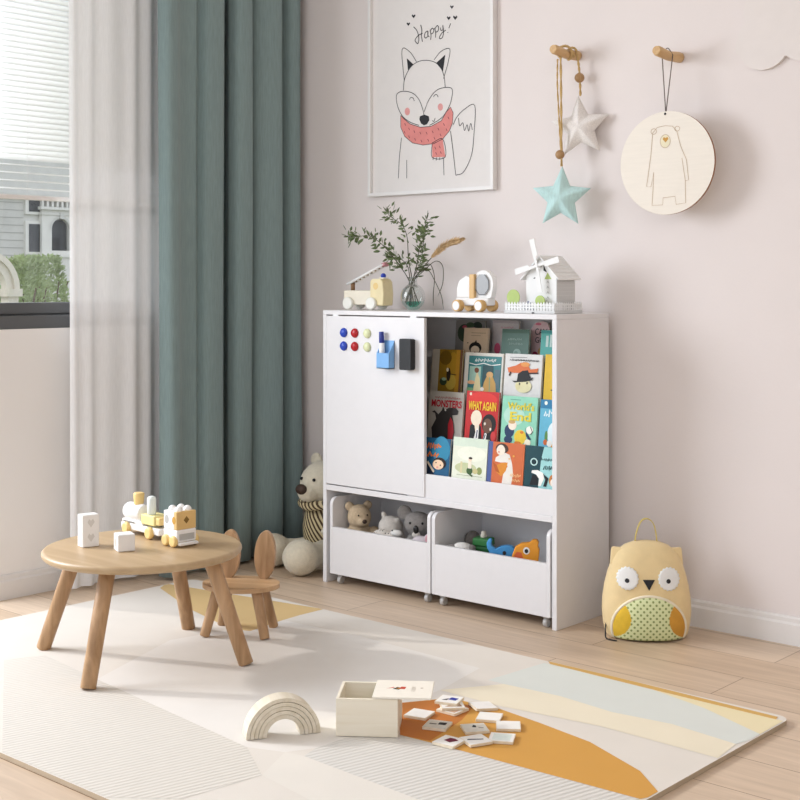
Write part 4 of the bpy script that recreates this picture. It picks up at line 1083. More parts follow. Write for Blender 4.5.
STEM = mat('branch_stem', '4c4a36', .7, var=.15)
LEAF = mat('olive_leaf', '5f6e44', .55, var=.3, scale=60)
vp = lambda px, py, y=0: ((px - 413) / 197, y, (310.5 - py) / 267)
sprigs = [
 ('leafy branch bending far left over the toy truck', [(407, 306, .02), (410, 284, 0), (403, 266, -.02), (392, 248, -.04), (380, 238, -.05), (362, 238, -.03), (346, 236, 0)], 110, .3),
 ('short leafy branch at lower left, above the truck cab', [(416, 306, .02), (411, 283, 0), (403, 268, .03), (396, 260, .03), (386, 257, .05), (379, 259, .05)], 64, .40),
 ('tall thin leafy branch arching left to the highest tip', [(409, 307, -.02), (412, 284, 0), (414, 262, -.03), (416, 240, -.05), (411, 228, -.05), (402, 221, -.05), (398, 217, -.05), (396, 210, -.05)], 56, .4),
 ('upright leafy branch standing right of the middle of the vase', [(414, 307, 0), (412, 284, 0), (416, 266, .02), (416, 248, .04), (417, 232, .04), (421, 216, .04)], 96, .30),
 ('leafy side branch leaning right, next to the grass plume', [(405, 305, 0), (412, 284, 0), (420, 266, -.02), (424, 252, -.03), (430, 240, -.04), (432, 235, -.04)], 56, .35),
]
for lb, pts, nl, st in sprigs:
    br = thing('olive_branch', lb, 'branch', (vx, vy, ZB), 0, 'leafy branches in the vase')
    c = bez([vp(*p) for p in pts], 10)
    m = MB(); N = len(c)
    m.tube(c, [.0019 - .0012 * i / (N - 1) for i in range(N)], 6)
    m.build('stem', STEM, br)
    m = MB()
    for k in range(nl):
        i = int((st + (1 - st) * (k + .5) / nl) * (N - 2)); p = c[i]; tn = (c[i + 1] - c[i]).normalized()
        off = V((random.uniform(-1, 1), random.uniform(-.7, .7), random.uniform(-1, 1)))
        off = (off - tn * off.dot(tn)).normalized()
        root = p + off * random.choice((0, 0, .012, .022))
        leaf(m, root, off + tn * random.uniform(.2, .9), random.uniform(.018, .030), random.uniform(.0038, .0056))
    m.build('leaves', LEAF, br, recalc=False)
pg = thing('grass_plume', 'beige feathery grass plume leaning right out of the vase', 'dried grass', (vx, vy, ZB), 0)
c = bez([vp(*p) for p in [(408, 306, .01), (412, 284, 0), (422, 270, 0), (432, 258, 0), (444, 248, 0), (458, 243, 0)]], 10)
MB().tube(c, [.0015] * len(c), 6).build('stem', STEM, pg)
m = MB()
for k in range(760):
    i = random.randint(28, len(c) - 2); p = c[i]; tn = (c[i + 1] - c[i]).normalized()
    q = (i - 28) / (len(c) - 30)
    off = V((random.uniform(-1, 1), random.uniform(-1, 1), random.uniform(-1, 1)))
    rr = .024 * sin(pi * min(1, .12 + q * .88)) + .002
    leaf(m, p, tn * 1.6 + off * .6, .018 + rr, .0013)
m.build('plume', mat('plume_straw', 'd8b98c', .9, var=.2, scale=80), pg, recalc=False)
for lb, pts in (('thin dark grass blade arching over right of the vase', [(410, 306, .01), (412, 284, .005), (420, 272, .02), (429, 263, .03), (434, 268, .04), (434, 284, .04), (431, 297, .03)]),
                ('thin dark grass blade bent down to the bookcase top right of the vase', [(412, 306, 0), (413, 284, -.004), (419, 274, .0), (424, 272, .02), (430, 282, .02), (436, 296, .02), (438, 309, .02)]),
                ('thin dark grass blade hanging straight beside the vase', [(414, 305, .01), (413.5, 284, .004), (418, 270, .02), (424, 266, .03), (428, 278, .03), (427, 294, .03), (427, 306, .03)])):
    gb = thing('dry_reed', lb.replace('grass blade', 'reed'), 'reed', (vx, vy, ZB), 0, 'reeds in the vase')
    c = bez([vp(*p) for p in pts], 8)
    MB().tube(c, [.0014] * (len(c) - 4) + [.0011, .0009, .0006, .0004], 6).build('blade', STEM, gb)

# white toy car with wooden wheels
t = thing('toy_car', 'white toy car with wooden wheels and a grey round window, middle of bookcase top', 'toy car', (1.225, -.190, ZB), R(2))
MB().box(-.075, .080, -.024, .024, .022, .050).build('chassis', WB, t, bevel=.005)
MB().prism([(-.072, .05), (-.008, .05), (-.008, .125), (-.03, .128), (-.06, .112), (-.072, .085)], lambda u, v, q: (u, q, v), -.022, .022).build('hood', WB, t, bevel=.004)
MB().box(-.010, .014, -.024, .026, .046, .134).build('seat_post', mat('toy_beech', 'dcb67e', .5, var=.05, stretch=(20, 20, 2)), t, bevel=.003)
o = [(.048 + .044 * cos(a), .098 + .050 * sin(a)) for a in [R(-60 + 300 * i / 24) for i in range(25)]]
m = MB()
arch = [(.084, .05)] + [(.046 + .048 * cos(a), .096 + .052 * sin(a)) for a in [R(-10 + 200 * i / 20) for i in range(21)]] + [(.008, .05)]
m.prism(arch, lambda u, v, q: (u, q, v), -.010, .016)
m.build('cabin', WB, t, bevel=.003)
oc = [(.044 + .034 * cos(a), .097 + .039 * sin(a)) for a in [R(22.5 + 45 * i) for i in range(8)]]
m = MB(); m.prism(oc, lambda u, v, q: (u, -.011 - q, v), 0, .004)
m.build('window', mat('toy_window_grey', 'a4a6a8', .3, var=.03), t)
m = MB(); m.stroke(oc[4:] + oc[:2], .004, lambda u, v, q: (u, -.0154, v), 0)
m.build('window_rim', mat('toy_window_rim', '6c6e70', .4), t, recalc=False)
TREAD = mat('toy_tread', 'd7ad6f', .55, var=.08)
for x in (-.052, .054):
    for s in (-1, 1):
        wq = MB().cyl((x, s * .037 - .013, .0215), (x, s * .037 + .013, .0215), .0215, seg=28, bev=.003).build('wheel', TREAD, t)
        MB().cyl((x, s * .0505 - .0015, .0215), (x, s * .0505 + .0015, .0215), .016, seg=24).build('hub', WB, wq)

t.scale = (.9, .95, .97)
# windmill house
WH = mat('card_white', 'efefed', .6, var=.015)
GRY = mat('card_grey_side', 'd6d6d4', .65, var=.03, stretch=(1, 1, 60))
t = thing('toy_windmill', 'white paper windmill house with a picket fence, right end of the bookcase top', 'toy windmill', (1.532, -.195, ZB), R(0))
# local: gable faces -Y, ridge along Y
MB().box(-.105, .098, -.095, .066, 0, .010).build('base', mat('card_base', 'd9d9d7', .6, var=.02), t, bevel=.001)
hx0, hx1, hy0, hy1 = -.040, .080, -.060, .046
MB().prism([(hx0, .010), (hx1, .010), (hx1, .122), (.020, .182), (hx0, .122)], lambda u, v, q: (u, q, v), hy0, hy1).build('house', WH, t)
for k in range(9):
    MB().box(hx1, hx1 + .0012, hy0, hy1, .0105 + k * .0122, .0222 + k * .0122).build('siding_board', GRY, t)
for s in (-1, 1):
    a = [(.020, .190), (.020 + s * .076, .114), (.020 + s * .076, .109), (.020, .184)]
    MB().prism(a, lambda u, v, q: (u, q, v), hy0 - .012, hy1 + .012).build('roof_slope', WH, t)
for k in range(6):
    MB().box(.020 + .010 + k * .0115, .020 + .011 + k * .0115, hy0 - .012, hy1 + .012, .1795 - k * .0115, .1815 - k * .0115).build('roof_joint', WH, t)
bk = mat('card_dark', '3a3c3e', .7); gn = mat('card_green', 'b4c878', .6, var=.04); vi = mat('card_lilac', '8d92a8', .6, var=.05)
d = MB(); fp = lambda u, v, q: (u, hy0 - .0008 - q, v)
for x, z, k in ((-.002, .128, bk), (.030, .152, bk)):
    pass
d.fill([(-.012, .114), (.008, .114), (.008, .126)], fp, 0, 0).fill([(.030, .140), (.044, .134), (.030, .158)], fp, 0, 0).fill([(.034, .112), (.062, .112), (.046, .134)], fp, 0, 1)
d.fill([(.004, .074), (.016, .074), (.016, .076), (.004, .076)], fp, 0, 2)
for k in range(5): d.fill([(.040, .030 + k * .017), (.046, .034 + k * .017), (.054, .030 + k * .017), (.047, .040 + k * .017)], fp, 0, 3)
d.build('gable_cutout', [bk, gn, vi, mat('card_vine', 'c3c6c4', .6)], t, recalc=False)
d = MB()
d.fill([(-.036, .012), (-.016, .012), (-.026, .030)], lambda u, v, q: (hx1 + .0022, u, v), 0).fill([(-.012, .030), (.010, .030), (-.001, .012)], lambda u, v, q: (hx1 + .0022, u, v), 0).fill([(.014, .012), (.034, .012), (.024, .030)], lambda u, v, q: (hx1 + .0022, u, v), 0)
d.build('side_cutout', bk, t, recalc=False)
def pickets(a, b, n, name='picket_fence'):
    a, b = V(a), V(b); m = MB(); dd = (b - a); L_ = dd.length; dd.normalize(); nn = V((-dd.y, dd.x, 0))
    w = L_ / n * .62
    for i in range(n):
        c = a + dd * (L_ * (i + .5) / n)
        mp = lambda u, v, q: tuple(c + dd * u + nn * q + V((0, 0, v)))
        m.prism([(-w / 2, 0), (w / 2, 0), (w / 2, .022), (0, .028), (-w / 2, .022)], mp, -.001, .001)
    for z in (.007, .016):
        mp = lambda u, v, q: tuple(a + dd * u + nn * q + V((0, 0, v)))
        m.prism([(0, z), (L_, z), (L_, z + .004), (0, z + .004)], mp, -.0015, .0)
    return m.build(name, WH, t)
pickets((-.103, -.093, .010), (.096, -.093, .010), 17)
pickets((.096, -.093, .010), (.096, .064, .010), 13)
pickets((-.103, .064, .010), (-.103, -.093, .010), 12)
for x, y, z, r_ in ((-.078, -.080, .052, .026), (.030, -.080, .040, .019)):
    q = MB().cyl((x, y - .0015, z), (x, y + .0015, z), r_, seg=32).build('tree_crown', gn, t)
    MB().box(x - .0025, x + .0025, y - .0012, y + .0012, .010, z).build('tree_trunk', WH, q)
m = MB().box(-.032, .004, -.079, -.077, .010, .016, 0).box(-.028, 0, -.079, -.077, .020, .025, 0).box(-.022, -.016, -.079, -.077, .028, .040)
m.box(-.012, -.008, -.079, -.077, .024, .036)
m.build('bench', vi, t)
MB().box(.008, .018, -.0965, -.0955, -.0005, .004).build('foot_mark', bk, t)
hb = V((.018, hy0 - .022, .156))
MB().cyl(hb + V((0, .030, 0)), hb + V((0, -.004, 0)), .006).build('axle', WH, t)
for k, an in enumerate((107, 17, -78, 197)):
    dx, dz = cos(R(an)), sin(R(an))
    mp = lambda u, v, q: tuple(hb + V((dx * u - dz * v, -q, dz * u + dx * v)))
    MB().prism([(.004, -.004), (.028, -.005), (.034, -.013), (.088, -.016), (.090, .004), (.034, .005), (.004, .004)], mp, -.0012, .0012).build('sail', WH, t)

# ================================================================== on the back wall
pf = thing('framed_print', 'white framed print of a fox in a pink scarf, above the bookcase', 'picture', (0, 0, 0))
FW = mat('frame_white', 'e9e6e3', .4, var=.01)
px0, px1, pz0, pz1 = .562, 1.178, 1.437, 2.305
for a in ((px0, px1, pz0, pz0 + .014), (px0, px1, pz1 - .014, pz1)):
    MB().box(a[0], a[1], -.026, -.001, a[2], a[3]).build('frame_rail', FW, pf, bevel=.001)
for a in ((px0, px0 + .014), (px1 - .014, px1)):
    MB().box(a[0], a[1], -.026, -.001, pz0 + .014, pz1 - .014).build('frame_stile', FW, pf, bevel=.001)
MB().box(px0 + .014, px1 - .014, -.012, -.001, pz0 + .014, pz1 - .014).build('print_sheet', mat('print_paper', 'e4dfdb', .7, var=.01), pf)
K = mat('ink_black', '26262a', .7, var=.1); PK = mat('ink_pink', 'dd8a84', .7, var=.06); PKL = mat('ink_blush', 'e3a09c', .7, var=.1); DK = mat('ink_maroon', '8a4048', .7)
mp = XZ(-.0122)
m = MB()
s_ = MB(); s_.fill(FOX['scarf'], mp, .0003, 0); s_.fill(FOX['tail'], mp, .0003, 0)
for b in FOX['dash']: s_.stroke(b, .0028, mp, .0006, 1)
lab(s_.build('scarf_drawing', [PK, DK], pf, recalc=False), 'drawn pink scarf')
for b in FOX['blush']: m.fill(b, mp, .0003, 2)
for b in FOX['black']: m.fill(b, mp, .0004, 0)
for b in FOX['hearts']: MB().fill(b, mp, .0004, 0).build('heart_print', K, pf, recalc=False)
for b in FOX['lines']: m.stroke(bez([(p[0], p[1], 0) for p in b], 5), .0026, mp, .0006, 0)
m.stroke([tuple(p) for p in FOX['scarf'] + FOX['scarf'][:1]], .0022, mp, .0005, 0)
m.build('fox_drawing', [K, PK, PKL, DK], pf, recalc=False)
m = MB()
for b in FOX['text']: m.stroke(bez([(p[0], p[1], 0) for p in b], 6), .0034, mp, .0006, 0)
m.build('lettering', K, pf, recalc=False)

def peg(x, z, label):
    p = thing('wall_peg', label, 'wall peg', (x, 0, z), 0, 'wooden wall pegs')
    m = MB().tube([(0, -.001, 0), (0, -.010, .0005), (0, -.075, -.003), (0, -.140, .004), (0, -.150, .005)], [.0165, .0175, .0155, .0165, .0135], 24)
    m.build('dowel', wood('peg_oak', 'c49a66', 'd8b482', 'Y', 1.5), p)
peg(1.5256, 1.880, 'wooden wall peg carrying the two stars')
peg(1.9193, 1.829, 'wooden wall peg carrying the round bear plaque')

gl = thing('star_garland', 'jute cord with two stuffed stars and wooden beads, hung on the left peg', 'garland', (1.5256, 0, 1.880))
JUTE = mat('jute', 'cfae76', .9, var=.15, scale=300, bump=.4, bscale=500)
def star(name, c, Rr, rz, tilt, mt, thick=.030, fuzz=0):
    m = MB(); n = 10; rim = []
    for i in range(10):
        r = Rr * (1 if i % 2 == 0 else .47)
        a = pi / 2 + i * pi / 5
        rim.append((r * cos(a), r * sin(a)))
    rings = [(.0, 1.0), (.35, .86), (.65, .58), (.85, .30), (.96, .12), (1.0, 0)]
    for s in (-1, 1):
        vs_ = [(0, s * thick, 0)]; fs = []
        K_ = 40
        def rimpt(k):
            i = k * 10 // K_; f = k * 10 / K_ - i
            a, b = rim[i], rim[(i + 1) % 10]
            return a[0] + (b[0] - a[0]) * f, a[1] + (b[1] - a[1]) * f
        for q, hgt in rings[1:]:
            for k in range(K_):
                x, z = rimpt(k)
                vs_.append((x * q, s * thick * hgt, z * q))
        for k in range(K_): fs.append((0, 1 + k, 1 + (k + 1) % K_))
        for j in range(len(rings) - 2):
            for k in range(K_):
                o_ = 1 + j * K_; k2 = (k + 1) % K_
                fs.append((o_ + k, o_ + K_ + k, o_ + K_ + k2, o_ + k2))
        m.add(vs_, fs, 0, True)
    o = m.build(name, mt, gl, loc=c)
    o.rotation_euler = (0, R(tilt), R(rz))
    return o
MINT = weave('mint_felt', 'bfdedb', .95, 500, .3)
SEQ = mat('silver_sequin', 'f1ebe5', .5, var=.12, scale=320, bump=.45, bscale=340, metal=.0)
s1 = lab(star('star', (-.004, -.095, -.492), .108, 17, 2, MINT), 'mint green felt star')
s2 = lab(star('star', (.043, -.050, -.253), .108, 17, -4, SEQ), 'silver glittering star')
def cord(pts, r=.0042):
    # two twisted strands
    c = bez(pts, 10); m = MB()
    for ph in (0, pi):
        q = []
        for i, p in enumerate(c):
            tn = (c[min(i + 1, len(c) - 1)] - c[max(i - 1, 0)]).normalized(); n1 = tn.orthogonal().normalized(); n2 = tn.cross(n1)
            a = ph + i * .9
            q.append(p + (n1 * cos(a) + n2 * sin(a)) * r * .5)
        m.tube(q, r * .62, 6)
    return m.build('cord', JUTE, gl)
cord([(-.003, -.095, -.385), (-.003, -.097, -.2), (-.004, -.099, -.02), (-.012, -.096, .012), (0, -.088, .022), (.014, -.075, .018), (.02, -.06, 0), (.02, -.055, -.012)])
cord([(.0, -.112, -.018), (-.016, -.10, .0), (-.004, -.09, .021), (.012, -.08, .021), (.022, -.07, 0), (.004, -.06, -.020), (-.016, -.055, -.002), (-.004, -.045, .021), (.016, -.038, .016), (.024, -.034, -.03), (.030, -.034, -.08), (.040, -.045, -.145)])
cord([(-.019, -.095, -.02), (-.021, -.094, -.1), (-.014, -.094, -.22), (-.006, -.095, -.33)], .003)
BEAD = wood('bead_walnut', 'a07a50', 'b58f62', 'Z', 3)
MB().ell((.030, -.036, -.082), .017).build('bead', BEAD, gl)
MB().ell((-.010, -.094, -.345), .016).build('bead', BEAD, gl)

pq = thing('bear_plaque', 'round pale wooden plaque with an engraved bear, hung on the right peg', 'wall plaque', (1.930, -.105, 1.481), R(3))
m = MB()
m.prism([(.164 * cos(a), .164 * sin(a)) for a in [i * 2 * pi / 96 for i in range(96)]], lambda u, v, q: (u, q, v), 0, .010, 0, 1)
m.build('board', [mat('plaque_face', 'efe7da', .6, var=.02, scale=10, stretch=(1, 1, 12)), mat('plaque_edge', '9a6a4c', .7, var=.1)], pq, bevel=.0008)
m = MB(); mp = lambda u, v, q: (u, -.0004 - q, v)
for b in BEAR_DISC['lines']: m.stroke(b, .0018, mp, .0003, 0)
m.fill(BEAR_DISC['muzzle'], mp, 0, 1); m.fill(BEAR_DISC['nose'], mp, .0004, 2)
m.disc(-.004, .156, .004, .004, mp, .0003, 3)
m.build('engraved_bear', [mat('engraving', 'c4ac90', .8), mat('muzzle_cream', 'ece3c4', .7), mat('nose_ochre', 'c9984a', .7), K], pq, recalc=False)
m = MB()
Rz = Matrix.Rotation(-R(3), 4, 'Z')
top = Rz @ V((1.9193 - 1.930, -.135 + .105, 0)); 
for dx, dy in ((-.0165, 0), (.0165, 0)):
    q = Rz @ V((1.9193 + dx - 1.930, -.080 + .105 + (.005 if dx > 0 else -.005), 0))
    m.tube([(-.004, .004, .156), (q.x, q.y, .346), ], .0018, 6)
m.tube(bez([tuple(Rz @ V((1.9193 - .0165 - 1.930, -.085 + .105, .346))), tuple(Rz @ V((1.9193 - 1.930, -.080 + .105, .369))), tuple(Rz @ V((1.9193 + .0165 - 1.930, -.075 + .105, .346)))], 8), .0018, 6)
m.build('cord', mat('cord_grey', '7a706a', .9, var=.1), pq)

cl = MB()
lob = [(2.215, 1.845, .088), (2.150, 1.835, .030), (2.375, 1.915, .150), (2.26, 1.94, .11), (2.52, 1.87, .11)]
pts = []
out = []
N = 200; c0 = V((2.33, 1.88))
for i in range(N):
    a = 2 * pi * i / N; d_ = V((cos(a), sin(a))); best = 0
    for x, z, r in lob:
        oc_ = V((x, z)) - c0; pr = oc_.dot(d_); h2 = oc_.length_squared - pr * pr
        if h2 < r * r: best = max(best, pr + math.sqrt(r * r - h2))
    out.append(tuple(c0 + d_ * max(best, .02)))
cl.prism(out, lambda u, v, q: (u, -q, v), .0005, .014)
tag(cl.build('cloud_panel', mat('cloud_white', 'e5ddd8', .7, var=.01), bevel=.002), 'white cloud-shaped wall panel at upper right of the back wall', 'wall panel')

# ================================================================== soft toys
def lump(name, balls, mt, par, vox=.006, tubes=()):
    m = MB()
    for c, r, *k in balls:
        m.ell(c, r, k[0] if k else None, 24, 16)
    for pts, rr in tubes: m.tube(pts, rr, 14)
    return m.build(name, mt, par, remesh=vox, recalc=False)
def bead_eye(par, c, r, mt=None, name='eye'):
    return MB().ell(c, r, seg=14, rings=9).build(name, mt or mat('bead_black', '1a1614', .25, var=0), par)
PLUSHC = mat('plush_cream', 'dcd2bb', .95, var=.06, scale=80, bump=.5, bscale=300, sheen=.3)
NOSEB = mat('nose_brown', '3e2c22', .6, var=.15, scale=100, bump=.3)
tb = thing('teddy_bear', 'big cream teddy bear with striped jumper sitting between curtain and bookcase', 'teddy bear', (.455, -.150, 0))
lump('body', [((0, 0, .15), (.085, .075, .125)), ((0, -.02, .322), (.085, .088, .086)), ((0, -.092, .298), (.044, .046, .040)), ((-.055, .005, .405), (.030, .016, .032)), ((.055, .005, .405), (.030, .016, .032)),
              ((.058, -.190, .070), (.072, .070, .068)), ((-.135, -.150, .066), (.066, .066, .064))],
     PLUSHC, tb, .007, tubes=[([(.05, .0, .065), (.06, -.10, .065), (.06, -.19, .07)], [.055, .05, .05]), ([(-.04, 0, .06), (-.09, -.07, .055), (-.135, -.15, .06)], [.055, .05, .05]),
                              ([(-.06, .0, .235), (-.085, .015, .18), (-.075, .0, .11)], [.030, .028, .032]), ([(.07, -.01, .235), (.115, -.055, .19), (.11, -.10, .14)], [.032, .030, .036])])
MB().ell((0, -.132, .312), (.026, .018, .020)).build('nose', NOSEB, tb)
bead_eye(tb, (-.032, -.098, .347), .0065); bead_eye(tb, (.034, -.098, .347), .0065)
MB().stroke([(-.022, .268), (0, .262), (.022, .268)], .003, lambda u, v, q: (u, -.134 - .0 + abs(u) * .3, v), 0).build('mouth', NOSEB, tb, recalc=False)
STR = striped('jumper_stripes', '4c3a28', 'cdbd94', 20, (0, R(35), 0))
m = MB(); NS = 40; vs = []; zs = [.055, .085, .12, .16, .20, .235, .252]
for z in zs:
    f = math.sqrt(max(0, 1 - ((z - .15) / .125) ** 2))
    rx, ry = max(.055, .085 * f) + .008, max(.05, .075 * f) + .008
    for j in range(NS):
        a = 2 * pi * j / NS
        vs.append((rx * cos(a), ry * sin(a), z))
m.add(vs, [(i * NS + j, i * NS + (j + 1) % NS, (i + 1) * NS + (j + 1) % NS, (i + 1) * NS + j) for i in range(len(zs) - 1) for j in range(NS)], 0, True)
lab(m.build('jumper', STR, tb, recalc=False, solid=.004), 'brown and cream striped jumper')
m = MB(); sc_ = []
for i in range(41):
    a = 2 * pi * i / 40
    sc_.append((.082 * cos(a), -.014 + .080 * sin(a), .246 + .004 * sin(5 * a)))
m.tube(sc_, .0185, 12)
lab(m.build('scarf', STR, tb), 'brown and cream striped scarf')

def sit(name, label, loc, rz, s, mt, head, extra=(), tubes=(), grp='plush toys in the left bin'):
    p = thing(name, label, 'soft toy', loc, R(rz), grp)
    lump('body', [((0, 0, .05 * s), (.05 * s, .045 * s, .06 * s))] + [(tuple(V(c) * s), tuple(V(r if isinstance(r, tuple) else (r, r, r)) * s)) for c, r in head], mt, p, .0035, tubes)
    return p
BEIGE = mat('plush_beige', 'cdb798', .95, var=.1, scale=120, bump=.5, bscale=400)
GREYP = mat('plush_grey', '8f8a86', .95, var=.12, scale=120, bump=.5, bscale=400)
PALEP = mat('plush_pale', 'cfc8bf', .95, var=.08, scale=120, bump=.4, bscale=400)
DARKP = mat('plush_dark', '837c76', .95, var=.2, scale=60, bump=.7, bscale=200)
ZF = .0475
p = sit('plush_bear', 'beige plush bear looking right, at the left end of the left bin', (.738, -.262, ZF), 62, 1.0, BEIGE,
        [((0, -.005, .192), (.044, .045, .046)), ((0, -.046, .180), (.022, .020, .018)), ((-.036, .004, .232), (.017, .010, .017)), ((.036, .004, .232), (.017, .010, .017)), ((0, 0, .11), (.05, .045, .07)), ((-.05, -.03, .14), (.018, .03, .018)), ((.05, -.03, .14), (.018, .03, .018))])
MB().ell((0, -.066, .184), (.009, .007, .008)).build('nose', NOSEB, p)
for s in (-1, 1): bead_eye(p, (s * .017, -.047, .204), .003)
p = sit('plush_cat', 'pale grey plush animal with a spotted coat, in the middle of the left bin', (.890, -.255, ZF), 20, 1.0, PALEP,
        [((0, 0, .12), (.055, .05, .06)), ((0, .0, .172), (.046, .042, .040)), ((-.028, 0, .214), (.010, .007, .013)), ((.030, -.01, .196), (.012, .012, .012))])
SPOT = spotted('leopard', '3c3230', 'd8d0c6', 90)
lab(lump('spotted_coat', [((-.018, -.042, .142), (.038, .022, .028)), ((.02, -.046, .138), (.024, .020, .024))], SPOT, p, .004), 'black and white spotted coat')
f = lab(lump('muzzle', [((.044, -.052, .160), (.022, .014, .013)), ((.034, -.044, .158), (.018, .014, .014))], mat('plush_white', 'ece8e2', .95, bump=.4, bscale=300), p, .003), 'white muzzle')
bead_eye(p, (.028, -.056, .170), .003)
p = sit('plush_koala', 'grey plush koala with big round ears, at the right of the left bin', (1.022, -.255, ZF), 30, 1.0, GREYP,
        [((0, 0, .11), (.05, .045, .07)), ((0, -.008, .200), (.050, .042, .044)), ((-.052, .006, .236), (.027, .012, .027)), ((.056, .006, .226), (.024, .012, .024))])
MB().ell((0, -.050, .186), (.0095, .007, .016)).build('nose', mat('bead_black', ''), p)
lump('chin', [((0, -.046, .168), (.016, .010, .012))], PALEP, p, .003)
for s in (-1, 1): bead_eye(p, (s * .022, -.044, .208), .0045)
p = sit('plush_rabbit', 'small lilac plush head with pink ear, in front of the koala', (1.085, -.305, ZF), 10, .72, mat('plush_lilac', 'cfc4c8', .95, var=.06, bump=.4, bscale=300),
        [((0, 0, .12), (.05, .04, .06)), ((-.012, 0, .205), (.048, .034, .032)), ((.03, 0, .222), (.022, .014, .030))])
lump('inner_ear', [((.0245, -.0105, .162), (.010, .004, .018))], mat('plush_rose', 'cf9aa0', .95, bump=.3, bscale=300), p, .002)

p = sit('plush_lamb', 'white and grey plush animal at the left end of the right bin', (1.252, -.292, ZF), 30, .88, mat('plush_white', ''),
        [((0, 0, .12), (.05, .045, .05)), ((0, -.01, .168), (.042, .036, .026)), ((-.046, 0, .166), (.026, .014, .012))], grp='soft toys in the right bin')
lump('grey_patch', [((-.034, -.016, .152), (.020, .020, .012)), ((.030, -.01, .150), (.018, .020, .014))], GREYP, p, .003)
bead_eye(p, (.012, -.042, .154), .003)
p = sit('plush_hedgehog', 'dark grey fuzzy soft toy behind the white one in the right bin', (1.228, -.185, ZF), 0, .84, DARKP,
        [((0, 0, .12), (.05, .05, .05)), ((-.02, 0, .185), (.034, .034, .040)), ((.026, 0, .172), (.030, .03, .034))], grp='soft toys in the right bin')
p = thing('toy_tin', 'dark green toy tin with white knob, in the right bin', 'toy tin', (1.288, -.222, ZF), R(12))
GT = mat('tin_green', '2f6a3a', .4, var=.08)
MB().box(-.030, .030, -.025, .025, 0, .152).build('tin', GT, p, bevel=.006, seg=3)
lab(MB().box(-.0315, .0315, -.0265, .0265, .153, .180).build('lid', mat('tin_green_lid', '3c7d44', .4, var=.06), p, bevel=.006, seg=3), 'lighter green lid')
MB().cyl((0, 0, .180), (0, 0, .202), .011, .008, bev=.003).build('knob', mat('tin_knob', 'e8e2d2', .5), p)
# flat wooden elephants
def cut(name, label, loc, rz, outline, th, mt, cat='toy elephant'):
    p = thing(name, label, cat, loc, R(rz))
    MB().prism(outline, lambda u, v, q: (u, q, v), -th / 2, th / 2).build('body', mt, p, bevel=.003, seg=2)
    return p
EB = [(-.045, 0), (-.045, .10), (-.046, .135), (-.050, .160), (-.058, .172), (-.060, .188), (-.054, .200), (-.044, .203), (-.040, .196), (-.044, .188), (-.040, .178), (-.028, .170), (-.010, .178), (.012, .182), (.032, .180), (.045, .168), (.050, .14), (.05, 0), (.02, 0), (.018, .05), (-.015, .05), (-.018, 0)]
p = cut('toy_elephant', 'blue wooden elephant with raised trunk, in the right bin', (1.424, -.290, ZF), 33, [(u * .92, v) for u, v in EB], .026, mat('elephant_blue', '4a9ddc', .45, var=.04))
d = MB().disc(.004, .158, .006, .007, lambda u, v, q: (u, -.0135, v), 0); d.build('eye', K, p, recalc=False)
p = cut('toy_wedge', 'dark red wooden toy piece between the blue and the orange elephant', (1.468, -.262, ZF), 33, [(-.04, 0), (.04, 0), (.044, .13), (.020, .165), (-.004, .168), (-.030, .13)], .026, mat('wedge_red', 'b02a2a', .45, var=.05), 'toy piece')
EO = [(-.050, 0), (-.050, .10), (-.056, .13), (-.056, .160), (-.044, .188), (-.02, .200), (.008, .203), (.020, .212), (.036, .214), (.044, .205), (.040, .192), (.046, .18), (.040, .13), (.046, .08), (.046, 0), (.018, 0), (.014, .05), (-.012, .05), (-.016, 0)]
p = cut('toy_elephant', 'orange wooden elephant with red cheek, in the right bin', (1.520, -.288, ZF), 33, [(u * .88, v) for u, v in EO], .028, mat('elephant_orange', 'f0a030', .45, var=.04))
d = MB().disc(-.002, .178, .011, .012, lambda u, v, q: (u, -.0145, v), 0); d.build('eye_white', mat('toy_white', ''), p, recalc=False)
d = MB().disc(-.002, .177, .006, .007, lambda u, v, q: (u, -.0148, v), 0); d.build('pupil', K, p, recalc=False)
d = MB().fill([(-.040, .105), (-.046, .14), (-.043, .160), (-.034, .174), (-.018, .172), (-.012, .15), (-.02, .12), (-.036, .104)], lambda u, v, q: (u, -.0143, v), 0)
lab(d.build('cheek', mat('elephant_red', 'e06a3c', .5, var=.05), p, recalc=False), 'red cheek and trunk')

# ================================================================== owl backpack
ob = thing('owl_backpack', 'yellow owl backpack standing on the floor right of the bookcase', 'backpack', (1.912, -.198, 0), R(38))
zz = [0, .012, .04, .08, .12, .16, .20, .235, .262, .282, .293, .297]
ww = [.118, .128, .134, .138, .136, .130, .120, .108, .092, .068, .038, .001]
ff = [.070, .078, .084, .086, .084, .079, .071, .061, .050, .037, .022, .001]
def ip(z, L_):
    z = min(max(z, 0), .297)
    for i in range(len(zz) - 1):
        if z <= zz[i + 1]:
            t_ = (z - zz[i]) / (zz[i + 1] - zz[i]); return L_[i] + (L_[i + 1] - L_[i]) * t_
    return L_[-1]
def front(u, z):
    w_ = ip(z, ww); k = min(abs(u) / max(w_, 1e-4), 1)
    return ip(z, ff) * (1 - k ** 2.6) ** (1 / 2.6)
OY = mat('owl_yellow', 'ecd3a0', .9, var=.03, scale=40, bump=.15, bscale=900, sheen=.2)
m = MB(); NS = 64; vs = []
zl = [i / 44 for i in range(45)]
zl = [.297 * (1 - (1 - t_) ** 1.6) for t_ in zl]
